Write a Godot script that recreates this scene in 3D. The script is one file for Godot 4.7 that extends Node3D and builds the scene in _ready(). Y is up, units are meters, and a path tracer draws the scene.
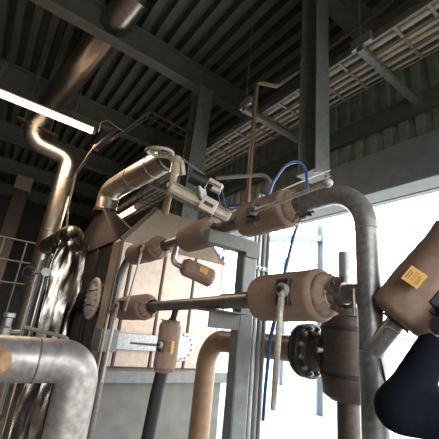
extends Node3D

var M := {}
var used := {}
var rng := RandomNumberGenerator.new()
var noise := FastNoiseLite.new()

# ---------------------------------------------------------------- naming
func numbered(n: String) -> String:
	if not used.has(n):
		used[n] = 0
		return n
	used[n] += 1
	return "%s_%03d" % [n, used[n]]

func tag(o: Node, label: String, category: String, group := "") -> void:
	o.set_meta("label", label)
	o.set_meta("category", category)
	if group != "":
		o.set_meta("group", group)

func thing(called: String, label: String, category: String, at: Vector3, group := "") -> Node3D:
	var o := Node3D.new()
	o.name = numbered(called)
	add_child(o)
	o.position = at
	tag(o, label, category, group)
	return o

# meshes are written in world coordinates; a part is moved back by its thing's position
func obj(called: String, st: SurfaceTool, mat: Material, parent: Node = null) -> MeshInstance3D:
	st.generate_normals()
	var mi := MeshInstance3D.new()
	mi.mesh = st.commit()
	mi.material_override = mat
	mi.cast_shadow = GeometryInstance3D.SHADOW_CASTING_SETTING_ON
	if parent == null:
		mi.name = numbered(called)
		add_child(mi)
	else:
		mi.name = called
		parent.add_child(mi, true)
		var q: Node = parent
		while q is Node3D and q != self:
			mi.position -= q.position
			q = q.get_parent()
	return mi

func struct(called: String, st: SurfaceTool, mat: Material) -> MeshInstance3D:
	var mi := obj(called, st, mat)
	mi.set_meta("kind", "structure")
	return mi

# ---------------------------------------------------------------- shapes
func mb() -> SurfaceTool:
	var st := SurfaceTool.new()
	st.begin(Mesh.PRIMITIVE_TRIANGLES)
	return st

func tri(st: SurfaceTool, a: Vector3, b: Vector3, c: Vector3) -> void:
	st.add_vertex(a)
	st.add_vertex(c)
	st.add_vertex(b)

# corners counter-clockwise as seen from outside
func quad(st: SurfaceTool, a: Vector3, b: Vector3, c: Vector3, d: Vector3) -> void:
	tri(st, a, b, c)
	tri(st, a, c, d)

func flat(st: SurfaceTool) -> void:
	st.set_smooth_group(-1)

func smooth(st: SurfaceTool) -> void:
	st.set_smooth_group(0)

# box with centre c, axes b (columns), size s, chamfer e
func obox(st: SurfaceTool, c: Vector3, b: Basis, s: Vector3, e := 0.0) -> void:
	flat(st)
	var h := s * 0.5
	if e <= 0.0:
		var p := []
		for i in 8:
			p.append(c + b * Vector3(h.x if i & 1 else -h.x, h.y if i & 2 else -h.y, h.z if i & 4 else -h.z))
		quad(st, p[4], p[5], p[7], p[6])
		quad(st, p[1], p[0], p[2], p[3])
		quad(st, p[5], p[1], p[3], p[7])
		quad(st, p[0], p[4], p[6], p[2])
		quad(st, p[6], p[7], p[3], p[2])
		quad(st, p[0], p[1], p[5], p[4])
		return
	# chamfered: hull of three inset slabs
	var hx := h - Vector3(0, e, e)
	var hy := h - Vector3(e, 0, e)
	var hz := h - Vector3(e, e, 0)
	for sx in [-1.0, 1.0]:
		_face(st, c, b, [Vector3(sx * hx.x, -hx.y, -hx.z), Vector3(sx * hx.x, hx.y, -hx.z), Vector3(sx * hx.x, hx.y, hx.z), Vector3(sx * hx.x, -hx.y, hx.z)])
		_face(st, c, b, [Vector3(-hy.x, sx * hy.y, -hy.z), Vector3(hy.x, sx * hy.y, -hy.z), Vector3(hy.x, sx * hy.y, hy.z), Vector3(-hy.x, sx * hy.y, hy.z)])
		_face(st, c, b, [Vector3(-hz.x, -hz.y, sx * hz.z), Vector3(hz.x, -hz.y, sx * hz.z), Vector3(hz.x, hz.y, sx * hz.z), Vector3(-hz.x, hz.y, sx * hz.z)])
		for sy in [-1.0, 1.0]:
			_face(st, c, b, [Vector3(sx * hx.x, sy * hx.y, -hx.z), Vector3(sx * hx.x, sy * hx.y, hx.z), Vector3(sx * hy.x, sy * hy.y, hy.z), Vector3(sx * hy.x, sy * hy.y, -hy.z)])
			_face(st, c, b, [Vector3(sx * hx.x, -hx.y, sy * hx.z), Vector3(sx * hx.x, hx.y, sy * hx.z), Vector3(sx * hz.x, hz.y, sy * hz.z), Vector3(sx * hz.x, -hz.y, sy * hz.z)])
			_face(st, c, b, [Vector3(-hy.x, sx * hy.y, sy * hy.z), Vector3(hy.x, sx * hy.y, sy * hy.z), Vector3(hz.x, sx * hz.y, sy * hz.z), Vector3(-hz.x, sx * hz.y, sy * hz.z)])
			for sz in [-1.0, 1.0]:
				_face(st, c, b, [Vector3(sx * hx.x, sy * hx.y, sz * hx.z), Vector3(sx * hy.x, sy * hy.y, sz * hy.z), Vector3(sx * hz.x, sy * hz.y, sz * hz.z)])

# a convex face round the local origin, turned outwards by itself
func _face(st: SurfaceTool, c: Vector3, b: Basis, p: Array) -> void:
	var mid := Vector3.ZERO
	for q in p:
		mid += q
	var nn: Vector3 = (p[1] - p[0]).cross(p[2] - p[0])
	if nn.dot(mid) < 0:
		p.reverse()
	for i in range(1, p.size() - 1):
		tri(st, c + b * p[0], c + b * p[i], c + b * p[i + 1])

# axis aligned box from corner to corner
func bx(st: SurfaceTool, lo: Vector3, hi: Vector3, e := 0.0) -> void:
	obox(st, (lo + hi) * 0.5, Basis.IDENTITY, (hi - lo).abs(), e)

func frame(dir: Vector3, hint := Vector3.UP) -> Basis:
	var y := dir.normalized()
	if absf(y.dot(hint.normalized())) > 0.98:
		hint = Vector3.RIGHT if absf(y.x) < 0.9 else Vector3.BACK
	var x := hint.cross(y).normalized()
	return Basis(x, y, x.cross(y))

# bar of rectangular section from a to b: w across, t along the hint
func bar(st: SurfaceTool, a: Vector3, b: Vector3, w: float, t: float, hint := Vector3.UP, e := 0.0) -> void:
	obox(st, (a + b) * 0.5, frame(b - a, hint), Vector3(w, a.distance_to(b), t), e)

# extrude a closed outline (x, z of the frame, counter-clockwise) from a to b
func extrude(st: SurfaceTool, a: Vector3, b: Vector3, outline: PackedVector2Array, hint := Vector3.UP) -> void:
	flat(st)
	var f := frame(b - a, hint)
	var n := outline.size()
	for i in n:
		var p := f * Vector3(outline[i].x, 0, outline[i].y)
		var q := f * Vector3(outline[(i + 1) % n].x, 0, outline[(i + 1) % n].y)
		quad(st, a + p, b + p, b + q, a + q)
	var t := Geometry2D.triangulate_polygon(outline)
	for i in range(0, t.size(), 3):
		var p := []
		for k in 3:
			p.append(f * Vector3(outline[t[i + k]].x, 0, outline[t[i + k]].y))
		var up: bool = (p[1] - p[0]).cross(p[2] - p[0]).dot(f.y) > 0
		if up:
			tri(st, b + p[0], b + p[1], b + p[2])
			tri(st, a + p[0], a + p[2], a + p[1])
		else:
			tri(st, b + p[0], b + p[2], b + p[1])
			tri(st, a + p[0], a + p[1], a + p[2])

# H section: flanges w wide lie across the hint direction, h high along it
func hsec(w: float, h: float, tf: float, tw: float) -> PackedVector2Array:
	var a := w / 2
	var b := h / 2
	var c := tw / 2
	return PackedVector2Array([Vector2(-a, -b), Vector2(a, -b), Vector2(a, -b + tf), Vector2(c, -b + tf), Vector2(c, b - tf), Vector2(a, b - tf), Vector2(a, b), Vector2(-a, b), Vector2(-a, b - tf), Vector2(-c, b - tf), Vector2(-c, -b + tf), Vector2(-a, -b + tf)])

func hbeam(st: SurfaceTool, a: Vector3, b: Vector3, w: float, h: float, tf: float, tw: float, hint := Vector3.UP) -> void:
	extrude(st, a, b, hsec(w, h, tf, tw), hint)

# round the corners of a path
func bend(p: Array, r: float, n := 8) -> PackedVector3Array:
	var out := PackedVector3Array([p[0]])
	for i in range(1, p.size() - 1):
		var a: Vector3 = p[i]
		var u: Vector3 = (p[i - 1] - a)
		var w: Vector3 = (p[i + 1] - a)
		var ang := u.angle_to(w)
		var lim := minf(u.length(), w.length()) * 0.49
		u = u.normalized()
		w = w.normalized()
		var d := minf(r / maxf(tan(ang / 2), 0.01), lim)
		var rr := d * tan(ang / 2)
		var mid := (u + w).normalized()
		var c := a + mid * (rr / maxf(sin(ang / 2), 0.01))
		var s := a + u * d - c
		var e := a + w * d - c
		for k in n + 1:
			out.append(c + s.slerp(e, float(k) / n))
	out.append(p[p.size() - 1])
	return out

# round tube along a path; rad a number or an array, one per point
func tube(st: SurfaceTool, path: PackedVector3Array, rad, sides := 16, caps := true) -> void:
	var rings := []
	var n := path.size()
	var t0 := (path[1] - path[0]).normalized()
	var f := frame(t0)
	var x := f.x
	for i in n:
		var t: Vector3
		if i == 0:
			t = t0
		elif i == n - 1:
			t = (path[n - 1] - path[n - 2]).normalized()
		else:
			t = ((path[i + 1] - path[i]).normalized() + (path[i] - path[i - 1]).normalized()).normalized()
		x = (x - t * x.dot(t)).normalized()
		var z := x.cross(t)
		var r: float = rad if rad is float else rad[i]
		var ring := []
		for k in sides:
			var a := TAU * k / sides
			ring.append(path[i] + (x * cos(a) + z * sin(a)) * r)
		rings.append(ring)
	skin(st, rings, caps)

func skin(st: SurfaceTool, rings: Array, caps := true) -> void:
	smooth(st)
	var s: int = rings[0].size()
	for i in rings.size() - 1:
		for k in s:
			var k2 := (k + 1) % s
			quad(st, rings[i][k], rings[i + 1][k], rings[i + 1][k2], rings[i][k2])
	if caps:
		flat(st)
		for w in [0, rings.size() - 1]:
			var c := Vector3.ZERO
			for q in rings[w]:
				c += q
			c /= s
			for k in s:
				if w == 0:
					tri(st, c, rings[w][k], rings[w][(k + 1) % s])
				else:
					tri(st, c, rings[w][(k + 1) % s], rings[w][k])

# lathe: profile of (distance along the axis, radius); hard edges where a point is repeated
func lathe(st: SurfaceTool, a: Vector3, dir: Vector3, prof: Array, sides := 24, hard := true) -> void:
	var f := frame(dir)
	var rings := []
	for p in prof:
		var ring := []
		for k in sides:
			var an := TAU * k / sides
			ring.append(a + f.y * p[0] + (f.x * cos(an) + f.z * sin(an)) * maxf(p[1], 0.0003))
		rings.append(ring)
	if not hard:
		skin(st, rings)
		return
	for i in rings.size() - 1:
		st.set_smooth_group(i + 1)
		for k in sides:
			var k2 := (k + 1) % sides
			quad(st, rings[i][k], rings[i + 1][k], rings[i + 1][k2], rings[i][k2])
	flat(st)
	var last: int = rings.size() - 1
	for k in sides:
		tri(st, a + f.y * prof[0][0], rings[0][k], rings[0][(k + 1) % sides])
		tri(st, a + f.y * prof[last][0], rings[last][(k + 1) % sides], rings[last][k])

func cyl(st: SurfaceTool, a: Vector3, b: Vector3, r: float, sides := 20) -> void:
	lathe(st, a, b - a, [[0, r], [a.distance_to(b), r]], sides)

func nut(st: SurfaceTool, at: Vector3, dir: Vector3, r: float, h: float) -> void:
	lathe(st, at, dir, [[0, r], [h, r]], 6)

func torus(st: SurfaceTool, c: Vector3, axis: Vector3, R: float, r: float, n := 32, s := 10) -> void:
	var f := frame(axis)
	var rings := []
	for i in n:
		var a := TAU * i / n
		var o := f.x * cos(a) + f.z * sin(a)
		var ring := []
		for k in s:
			var q := TAU * k / s
			ring.append(c + o * (R + r * cos(q)) - f.y * r * sin(q))
		rings.append(ring)
	rings.append(rings[0])
	skin(st, rings, false)

# ---------------------------------------------------------------- materials
func tex(freq: float, lo: Color, hi: Color, octaves := 4, seed_ := 1, w := 256) -> NoiseTexture2D:
	var t := NoiseTexture2D.new()
	var n := FastNoiseLite.new()
	n.noise_type = FastNoiseLite.TYPE_SIMPLEX_SMOOTH
	n.seed = seed_
	n.frequency = freq
	n.fractal_octaves = octaves
	t.noise = n
	t.width = w
	t.height = w
	t.seamless = true
	var g := Gradient.new()
	g.set_color(0, lo)
	g.set_color(1, hi)
	t.color_ramp = g
	return t

func bumps(freq: float, seed_: int, strength: float, octaves := 4) -> NoiseTexture2D:
	var t := NoiseTexture2D.new()
	var n := FastNoiseLite.new()
	n.noise_type = FastNoiseLite.TYPE_SIMPLEX_SMOOTH
	n.seed = seed_
	n.frequency = freq
	n.fractal_octaves = octaves
	t.noise = n
	t.width = 256
	t.height = 256
	t.seamless = true
	t.as_normal_map = true
	t.bump_strength = strength
	return t

func mat(called: String, c: Color, rough: float, metal := 0.0, wear := 0.25, scale := 3.0, seed_ := 1) -> StandardMaterial3D:
	var m := StandardMaterial3D.new()
	m.albedo_color = c
	m.roughness = rough
	m.metallic = metal
	if wear > 0:
		m.albedo_texture = tex(0.02, Color(1 - wear, 1 - wear, 1 - wear), Color(1, 1, 1), 5, seed_)
		m.uv1_triplanar = true
		m.uv1_world_triplanar = true
		m.uv1_scale = Vector3.ONE * scale
	M[called] = m
	return m

func make_materials() -> void:
	mat("beam_paint", Color(0.34, 0.345, 0.325), 0.55, 0.0, 0.2, 0.8, 2)
	mat("deck", Color(0.34, 0.355, 0.335), 0.5, 0.3, 0.2, 0.6, 3)
	mat("clad", Color(0.52, 0.545, 0.55), 0.5, 0.2, 0.18, 0.7, 4)
	mat("wall_beam", Color(0.42, 0.445, 0.485), 0.5, 0.0, 0.15, 0.9, 5)
	mat("grey_steel", Color(0.385, 0.40, 0.395), 0.5, 0.0, 0.22, 2.0, 6)
	mat("galv", Color(0.60, 0.615, 0.62), 0.45, 0.6, 0.25, 4.0, 7)
	mat("tray", Color(0.52, 0.48, 0.43), 0.45, 0.5, 0.2, 4.0, 8)
	mat("black_pipe", Color(0.42, 0.405, 0.39), 0.42, 0.3, 0.35, 5.0, 9)
	mat("blue_pipe", Color(0.54, 0.535, 0.53), 0.4, 0.45, 0.35, 5.0, 10)
	mat("bare_steel", Color(0.64, 0.625, 0.61), 0.42, 0.6, 0.35, 3.0, 11)
	var s := mat("stainless", Color(0.78, 0.755, 0.725), 0.33, 1.0, 0.2, 2.0, 12)
	s.normal_enabled = true
	s.normal_texture = bumps(0.008, 5, 1.5, 2)
	s.normal_scale = 0.5
	var fo := mat("foil", Color(0.55, 0.53, 0.50), 0.27, 1.0, 0.15, 2.2, 13)
	fo.normal_enabled = true
	fo.normal_texture = bumps(0.012, 6, 3.0, 2)
	fo.normal_scale = 0.9
	fo.uv1_scale = Vector3(2.4, 0.8, 2.4)
	var du := mat("dull_clad", Color(0.42, 0.40, 0.385), 0.3, 0.9, 0.3, 1.5, 14)
	du.normal_enabled = true
	du.normal_texture = bumps(0.01, 8, 2.0, 3)
	du.normal_scale = 0.6
	var pa := mat("panel", Color(0.63, 0.57, 0.515), 0.42, 0.45, 0.14, 1.6, 15)
	pa.normal_enabled = true
	pa.normal_texture = bumps(0.008, 9, 1.2, 3)
	pa.normal_scale = 0.4
	mat("brown_paint", Color(0.31, 0.285, 0.26), 0.45, 0.45, 0.2, 1.6, 16)
	mat("seam", Color(0.25, 0.20, 0.165), 0.6, 0.1, 0.2, 5.0, 17)
	var ja := mat("jacket", Color(0.50, 0.41, 0.355), 0.72, 0.0, 0.16, 6.0, 18)
	ja.normal_enabled = true
	ja.normal_texture = bumps(0.015, 11, 3.0, 4)
	ja.normal_scale = 0.45
	mat("strap", Color(0.62, 0.54, 0.46), 0.7, 0.0, 0.15, 8.0, 19)
	mat("lever", Color(0.70, 0.67, 0.63), 0.5, 0.35, 0.3, 9.0, 20)
	mat("dark_iron", Color(0.165, 0.16, 0.16), 0.5, 0.4, 0.3, 7.0, 21)
	mat("black", Color(0.07, 0.07, 0.075), 0.55, 0.0, 0.0)
	mat("tan_paint", Color(0.52, 0.41, 0.30), 0.42, 0.0, 0.22, 3.0, 22)
	mat("valve_paint", Color(0.29, 0.25, 0.215), 0.48, 0.2, 0.35, 5.0, 23)
	mat("cream", Color(0.66, 0.60, 0.53), 0.4, 0.1, 0.15, 6.0, 24)
	mat("white_part", Color(0.66, 0.62, 0.57), 0.45, 0.0, 0.12, 6.0, 25)
	mat("blue", Color(0.05, 0.22, 0.43), 0.35, 0.0, 0.0)
	mat("cable", Color(0.56, 0.53, 0.485), 0.5, 0.0, 0.1, 3.0, 26)
	mat("cable_blue", Color(0.30, 0.40, 0.50), 0.5, 0.0, 0.1, 3.0, 27)
	mat("cable_dark", Color(0.14, 0.14, 0.14), 0.5, 0.0, 0.1, 3.0, 28)
	mat("dark_conduit", Color(0.27, 0.235, 0.21), 0.45, 0.4, 0.2, 5.0, 41)
	mat("copper", Color(0.47, 0.40, 0.35), 0.4, 0.6, 0.25, 5.0, 29)
	mat("pale_disc", Color(0.82, 0.785, 0.745), 0.45, 0.2, 0.12, 4.0, 42)
	mat("paving", Color(0.66, 0.66, 0.65), 0.9, 0.0, 0.12, 0.3, 40)
	mat("concrete", Color(0.50, 0.49, 0.47), 0.85, 0.0, 0.25, 0.5, 30)
	mat("grass", Color(0.56, 0.57, 0.42), 0.95, 0.0, 0.35, 0.25, 31)
	mat("far_wall", Color(0.64, 0.67, 0.70), 0.8, 0.0, 0.05, 0.2, 32)
	mat("far_roof", Color(0.50, 0.53, 0.57), 0.7, 0.0, 0.05, 0.2, 33)
	mat("rack_paint", Color(0.52, 0.57, 0.61), 0.6, 0.0, 0.08, 1.0, 34)
	mat("dark_wall", Color(0.26, 0.26, 0.25), 0.7, 0.0, 0.2, 0.4, 35)
	mat("cloth", Color(0.085, 0.096, 0.135), 0.95, 0.0, 0.25, 14.0, 36)
	M["cloth"].metallic_specular = 0.15
	mat("skin", Color(0.74, 0.55, 0.45), 0.55, 0.0, 0.08, 12.0, 37)
	mat("hair", Color(0.16, 0.12, 0.09), 0.7, 0.0, 0.2, 20.0, 38)
	mat("tan_wrap", Color(0.50, 0.37, 0.22), 0.6, 0.0, 0.2, 8.0, 39)
	mat("lamp_body", Color(0.55, 0.54, 0.52), 0.5, 0.0, 0.0)
	var l := StandardMaterial3D.new()
	l.albedo_color = Color(0.95, 0.92, 0.88)
	l.roughness = 0.4
	l.emission_enabled = true
	l.emission = Color(1.0, 0.83, 0.66)
	l.emission_energy_multiplier = 9.0
	M["lamp_glow"] = l
	# yellow tag with rows of small print
	var im := Image.create(64, 64, false, Image.FORMAT_RGB8)
	im.fill(Color(0.78, 0.62, 0.34))
	for row in [[8, 12, 46, 5], [17, 12, 40, 4], [46, 10, 44, 4], [53, 10, 36, 4]]:
		var x: int = row[1]
		while x < row[2] + 6:
			var w := rng.randi_range(2, 6)
			im.fill_rect(Rect2i(x, row[0], w, row[3]), Color(0.36, 0.25, 0.10))
			x += w + 2
	im.fill_rect(Rect2i(10, 27, 44, 14), Color(0.76, 0.53, 0.32))
	var tg := StandardMaterial3D.new()
	tg.albedo_texture = ImageTexture.create_from_image(im)
	tg.roughness = 0.55
	M["tag"] = tg
	var gl := StandardMaterial3D.new()
	gl.albedo_color = Color(0.25, 0.30, 0.33)
	gl.roughness = 0.1
	M["window"] = gl

# ---------------------------------------------------------------- valves in jackets
# a stuffed insulation jacket: soft cylinder from a to b, gathered at the ends
func jacket_body(a: Vector3, b: Vector3, r: float, seed_: int, soft := 0.28, facet := 0.03) -> SurfaceTool:
	var st := mb()
	var f := frame(b - a)
	var L := a.distance_to(b)
	var rings := []
	noise.seed = seed_
	noise.frequency = 1.0
	var n := 28
	for i in n + 1:
		var u := float(i) / n
		var e := minf(u, 1 - u) * L          # distance to the nearer end
		var k := sqrt(clampf(1 - pow(1 - clampf(e / (r * soft), 0, 1), 2), 0, 1))
		var rr := r * (0.80 + 0.20 * k)
		var ring := []
		for j in 40:
			var an := TAU * j / 40
			var d := f.x * cos(an) + f.z * sin(an)
			var wr := noise.get_noise_3d(d.x * 1.6, u * L * 6.0, d.z * 1.6 + d.y * 1.3)
			var cr := noise.get_noise_3d(d.x * 4.0 + 9, u * L * 22.0, d.z * 4.0)
			var q := rr * (1 + facet * cos(an * 8 + seed_) * 0.35 + wr * 0.05 + cr * 0.02)
			ring.append(a + f.y * (u * L) + d * q)
		rings.append(ring)
	skin(st, rings)
	return st

# pleated cuff drawn together round the pipe
func jacket_cuff(at: Vector3, dir: Vector3, r: float, rp: float, len: float, seed_: int) -> SurfaceTool:
	var st := mb()
	var f := frame(dir)
	var rings := []
	noise.seed = seed_ + 50
	noise.frequency = 1.0
	for i in 13:
		var u := i / 12.0
		var rr: float
		if u < 0.55:
			rr = lerpf(r * 0.84, rp * 1.3, pow(u / 0.55, 2.2))
		else:
			rr = lerpf(rp * 1.25, rp * 1.45, sin((u - 0.55) / 0.45 * PI * 0.5))
		var ring := []
		for j in 72:
			var an := TAU * j / 72
			var d := f.x * cos(an) + f.z * sin(an)
			var nz := noise.get_noise_2d(cos(an) * 3.0, sin(an) * 3.0)
			var pl := sin(an * 13 + nz * 5) * 0.11 * sin(clampf(u * 1.4, 0, 1) * PI * 0.75) + (0.16 * sin(an * 9 + 1.0 + nz * 6) if u > 0.6 else 0.0)
			var lean := 0.14 * nz * u
			ring.append(at + f.y * (len * (u + lean)) + d * rr * (1 + pl))
		rings.append(ring)
	skin(st, rings, false)
	return st

func lever(parent: Node, hub: Vector3, out: Vector3, path: Array, r: float, ball := 0.0) -> void:
	var st := mb()
	lathe(st, hub - out * 0.006, out, [[0, r * 2.0], [0.018, r * 2.0], [0.021, r * 1.75]], 20)
	obj("lever_hub", st, M.lever, parent)
	st = mb()
	nut(st, hub + out * 0.012, out, r * 0.95, 0.016)
	obj("hub_nut", st, M.dark_iron, parent)
	st = mb()
	var pts := bend([hub + out * 0.004] + path, 0.03, 5)
	var rad := []
	for i in pts.size():
		rad.append(lerpf(r * 0.95, r * 0.72, float(i) / (pts.size() - 1)))
	tube(st, pts, rad, 14)
	var lv := obj("lever_arm", st, M.lever, parent)
	if ball > 0:
		st = mb()
		var e: Vector3 = path[path.size() - 1]
		var prof := []
		for i in 9:
			var t := PI * i / 8
			prof.append([ball * (1 - cos(t)), ball * sin(t)])
		lathe(st, e - (e - hub).normalized() * ball, e - hub, prof, 16, false)
		obj("ball_end", st, M.lever, lv)

# tag plate lying on a jacket: centre, outward normal, direction of its lines
func tag_plate(parent: Node, c: Vector3, nrm: Vector3, along: Vector3, w: float, h: float) -> void:
	var st := mb()
	var x := (along - nrm * along.dot(nrm)).normalized()
	var y := nrm.cross(x).normalized()
	flat(st)
	var p := []
	for s in [[-1, -1], [1, -1], [1, 1], [-1, 1]]:
		p.append(c + x * (w / 2 * s[0]) + y * (h / 2 * s[1]) + nrm * 0.004)
	var uv := [Vector2(0, 1), Vector2(1, 1), Vector2(1, 0), Vector2(0, 0)]
	for t in [[0, 1, 2], [0, 2, 3]]:
		for k in [t[0], t[2], t[1]]:
			st.set_uv(uv[k])
			st.add_vertex(p[k])
	for i in 4:
		st.set_uv(Vector2(0.02, 0.02))
		quad(st, p[(i + 1) % 4], p[i], p[i] - nrm * 0.016, p[(i + 1) % 4] - nrm * 0.016)
	obj("name_tag", st, M.tag, parent)

# dark opening of a jacket with the valve bonnet showing
func bonnet(parent: Node, c: Vector3, nrm: Vector3, along: Vector3, w: float, h: float) -> void:
	var x := (along - nrm * along.dot(nrm)).normalized()
	var b := Basis(x, nrm.cross(x), nrm)
	var st := mb()
	obox(st, c, b, Vector3(w, h, 0.03), 0.004)
	obj("jacket_opening", st, M.black, parent)
	st = mb()
	obox(st, c + nrm * 0.012, b, Vector3(w * 0.55, h * 0.5, 0.03), 0.004)
	obj("valve_bonnet", st, M.dark_iron, parent)

func jacket(label: String, a: Vector3, b: Vector3, r: float, rp: float, seed_: int, cuffs := [1, 1], clen := 0.09, soft := 0.28) -> Node3D:
	var o := thing("insulated_valve", label, "valve", (a + b) * 0.5, "valves in brown insulation jackets")
	obj("jacket", jacket_body(a, b, r, seed_, soft), M.jacket, o)
	var d := (b - a).normalized()
	if cuffs[0]:
		obj("gathered_cuff", jacket_cuff(a, -d, r, rp, clen * cuffs[0], seed_), M.jacket, o)
	if cuffs[1]:
		obj("gathered_cuff", jacket_cuff(b, d, r, rp, clen * cuffs[1], seed_ + 3), M.jacket, o)
	for e in [[a, -d, cuffs[0]], [b, d, cuffs[1]]]:
		if e[2] > 0.6:
			var st := mb()
			torus(st, e[0] + e[1] * (clen * e[2] * 0.55), e[1], rp * 1.36, 0.0035, 24, 6)
			obj("draw_cord", st, M.white_part, o)
	return o

func strap(parent: Node, a: Vector3, b: Vector3, u: float, r: float, w: float) -> void:
	var st := mb()
	var d := (b - a).normalized()
	var c := a.lerp(b, u)
	lathe(st, c - d * w / 2, d, [[0, r * 1.01], [0.003, r * 1.05], [w - 0.003, r * 1.05], [w, r * 1.01]], 40)
	obj("strap", st, M.jacket, parent)

func pipe(called: String, label: String, path: Array, r: float, m: Material, br := 0.1, sides := 20, category := "pipe", group := "") -> MeshInstance3D:
	var st := mb()
	tube(st, bend(path, br), r, sides)
	var o := obj(called, st, m)
	tag(o, label, category, group)
	return o

# a round flange with bolts; returns a node under parent
func flange(parent: Node, c: Vector3, dir: Vector3, R: float, t: float, bore: float, bolts: int, m: Material, br: float, called := "flange") -> void:
	var st := mb()
	lathe(st, c - dir * t / 2, dir, [[0, bore], [0, R * 0.97], [t * 0.15, R], [t * 0.85, R], [t, R * 0.97], [t, bore]], 40)
	var fl := obj(called, st, m, parent)
	var f := frame(dir)
	for i in bolts:
		var an := TAU * (i + 0.5) / bolts
		var q := c + (f.x * cos(an) + f.z * sin(an)) * (R * 0.82)
		st = mb()
		nut(st, q - dir * (t / 2 + br * 1.1), dir, br, br * 1.1)
		nut(st, q + dir * (t / 2), dir, br, br * 1.1)
		cyl(st, q - dir * (t / 2 + br * 1.7), q + dir * (t / 2 + br * 1.7), br * 0.55, 8)
		obj("bolt", st, M.bare_steel, fl)

# ---------------------------------------------------------------- soft bodies
# surface nets over capsules joined with a smooth minimum
func nets(st: SurfaceTool, bones: Array, cell: float, k: float) -> void:
	var lo := Vector3.ONE * 1e9
	var hi := Vector3.ONE * -1e9
	for b in bones:
		var m: float = maxf(b[2], b[3]) + cell * 2 + k
		for q in [b[0], b[1]]:
			lo = lo.min(q - Vector3.ONE * m)
			hi = hi.max(q + Vector3.ONE * m)
	var n := Vector3i(((hi - lo) / cell).ceil()) + Vector3i.ONE
	var F := PackedFloat32Array()
	F.resize(n.x * n.y * n.z)
	F.fill(1.0)
	for b in bones:
		var m: float = maxf(b[2], b[3]) + cell * 2 + k
		var a: Vector3 = b[0]
		var ab: Vector3 = b[1] - b[0]
		var l2 := maxf(ab.length_squared(), 1e-9)
		var i0 := Vector3i(((a.min(b[1]) - Vector3.ONE * m - lo) / cell).floor())
		var i1 := Vector3i(((a.max(b[1]) + Vector3.ONE * m - lo) / cell).ceil())
		for z in range(maxi(i0.z, 0), mini(i1.z + 1, n.z)):
			for y in range(maxi(i0.y, 0), mini(i1.y + 1, n.y)):
				for x in range(maxi(i0.x, 0), mini(i1.x + 1, n.x)):
					var p := lo + Vector3(x, y, z) * cell
					var t := clampf((p - a).dot(ab) / l2, 0, 1)
					var d: float = p.distance_to(a + ab * t) - lerpf(b[2], b[3], t)
					var id := x + n.x * (y + n.y * z)
					var o := F[id]
					var h := maxf(k - absf(o - d), 0) / k
					F[id] = minf(o, d) - h * h * k * 0.25
	var V := {}
	var st_y := n.x
	var st_z := n.x * n.y
	for z in n.z - 1:
		for y in n.y - 1:
			for x in n.x - 1:
				var id := x + st_y * y + st_z * z
				var c := 0
				var s := Vector3.ZERO
				var inside := F[id] < 0
				var mixed := false
				for q in [1, st_y, st_y + 1, st_z, st_z + 1, st_z + st_y, st_z + st_y + 1]:
					if (F[id + q] < 0) != inside:
						mixed = true
						break
				if not mixed:
					continue
				for e in [[0, 1], [2, 3], [4, 5], [6, 7], [0, 2], [1, 3], [4, 6], [5, 7], [0, 4], [1, 5], [2, 6], [3, 7]]:
					var p := Vector3(e[0] & 1, (e[0] >> 1) & 1, e[0] >> 2)
					var r := Vector3(e[1] & 1, (e[1] >> 1) & 1, e[1] >> 2)
					var fa := F[id + int(p.x) + st_y * int(p.y) + st_z * int(p.z)]
					var fb := F[id + int(r.x) + st_y * int(r.y) + st_z * int(r.z)]
					if (fa < 0) != (fb < 0):
						s += p.lerp(r, fa / (fa - fb))
						c += 1
				V[id] = lo + (Vector3(x, y, z) + s / c) * cell
	smooth(st)
	for id in V:
		var x: int = id % n.x
		var y: int = (id / n.x) % n.y
		var z: int = id / st_z
		for ax in 3:
			var step: int = [1, st_y, st_z][ax]
			var u: int = [st_y, st_z, 1][ax]
			var w: int = [st_z, 1, st_y][ax]
			if (x == 0 and ax != 0) or (y == 0 and ax != 1) or (z == 0 and ax != 2):
				continue
			var fa := F[id]
			var fb := F[id + step]
			if (fa < 0) == (fb < 0):
				continue
			if not (V.has(id - u) and V.has(id - w) and V.has(id - u - w)):
				continue
			if fa < 0:
				quad(st, V[id - u - w], V[id - w], V[id], V[id - u])
			else:
				quad(st, V[id - u - w], V[id - u], V[id], V[id - w])

# ================================================================ the scene
func _ready() -> void:
	rng.seed = 7
	# ---- camera
	var cam := Camera3D.new()
	cam.name = "camera"
	cam.fov = 67.26
	cam.near = 0.05
	cam.far = 500.0
	cam.transform = Transform3D(Basis(Vector3(0.80176, 0.09919, 0.58936), Vector3(-0.26401, 0.94348, 0.20037), Vector3(-0.53617, -0.31625, 0.78263)), Vector3(0, 1.6, 0))
	add_child(cam)
	# ---- overcast sky, exposure
	var env := Environment.new()
	env.background_mode = Environment.BG_SKY
	var sky := Sky.new()
	var sm := ProceduralSkyMaterial.new()
	sm.sky_top_color = Color(0.95, 0.955, 0.97)
	sm.sky_horizon_color = Color(1.0, 0.99, 0.985)
	sm.ground_bottom_color = Color(0.5, 0.5, 0.48)
	sm.ground_horizon_color = Color(0.8, 0.8, 0.78)
	sm.sky_energy_multiplier = 4.0
	sm.sun_angle_max = 0.0
	sky.sky_material = sm
	env.sky = sky
	env.tonemap_mode = Environment.TONE_MAPPER_LINEAR
	env.tonemap_exposure = 0.5
	env.sdfgi_enabled = true
	env.ssao_enabled = true
	env.ssil_enabled = true
	var we := WorldEnvironment.new()
	we.name = "environment"
	we.environment = env
	add_child(we)
	make_materials()
	build_shell()
	build_frame()
	build_lamps()
	build_tray()
	build_plant()
	build_valves()
	build_right()
	build_left()
	build_outside()
	build_person()

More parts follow.
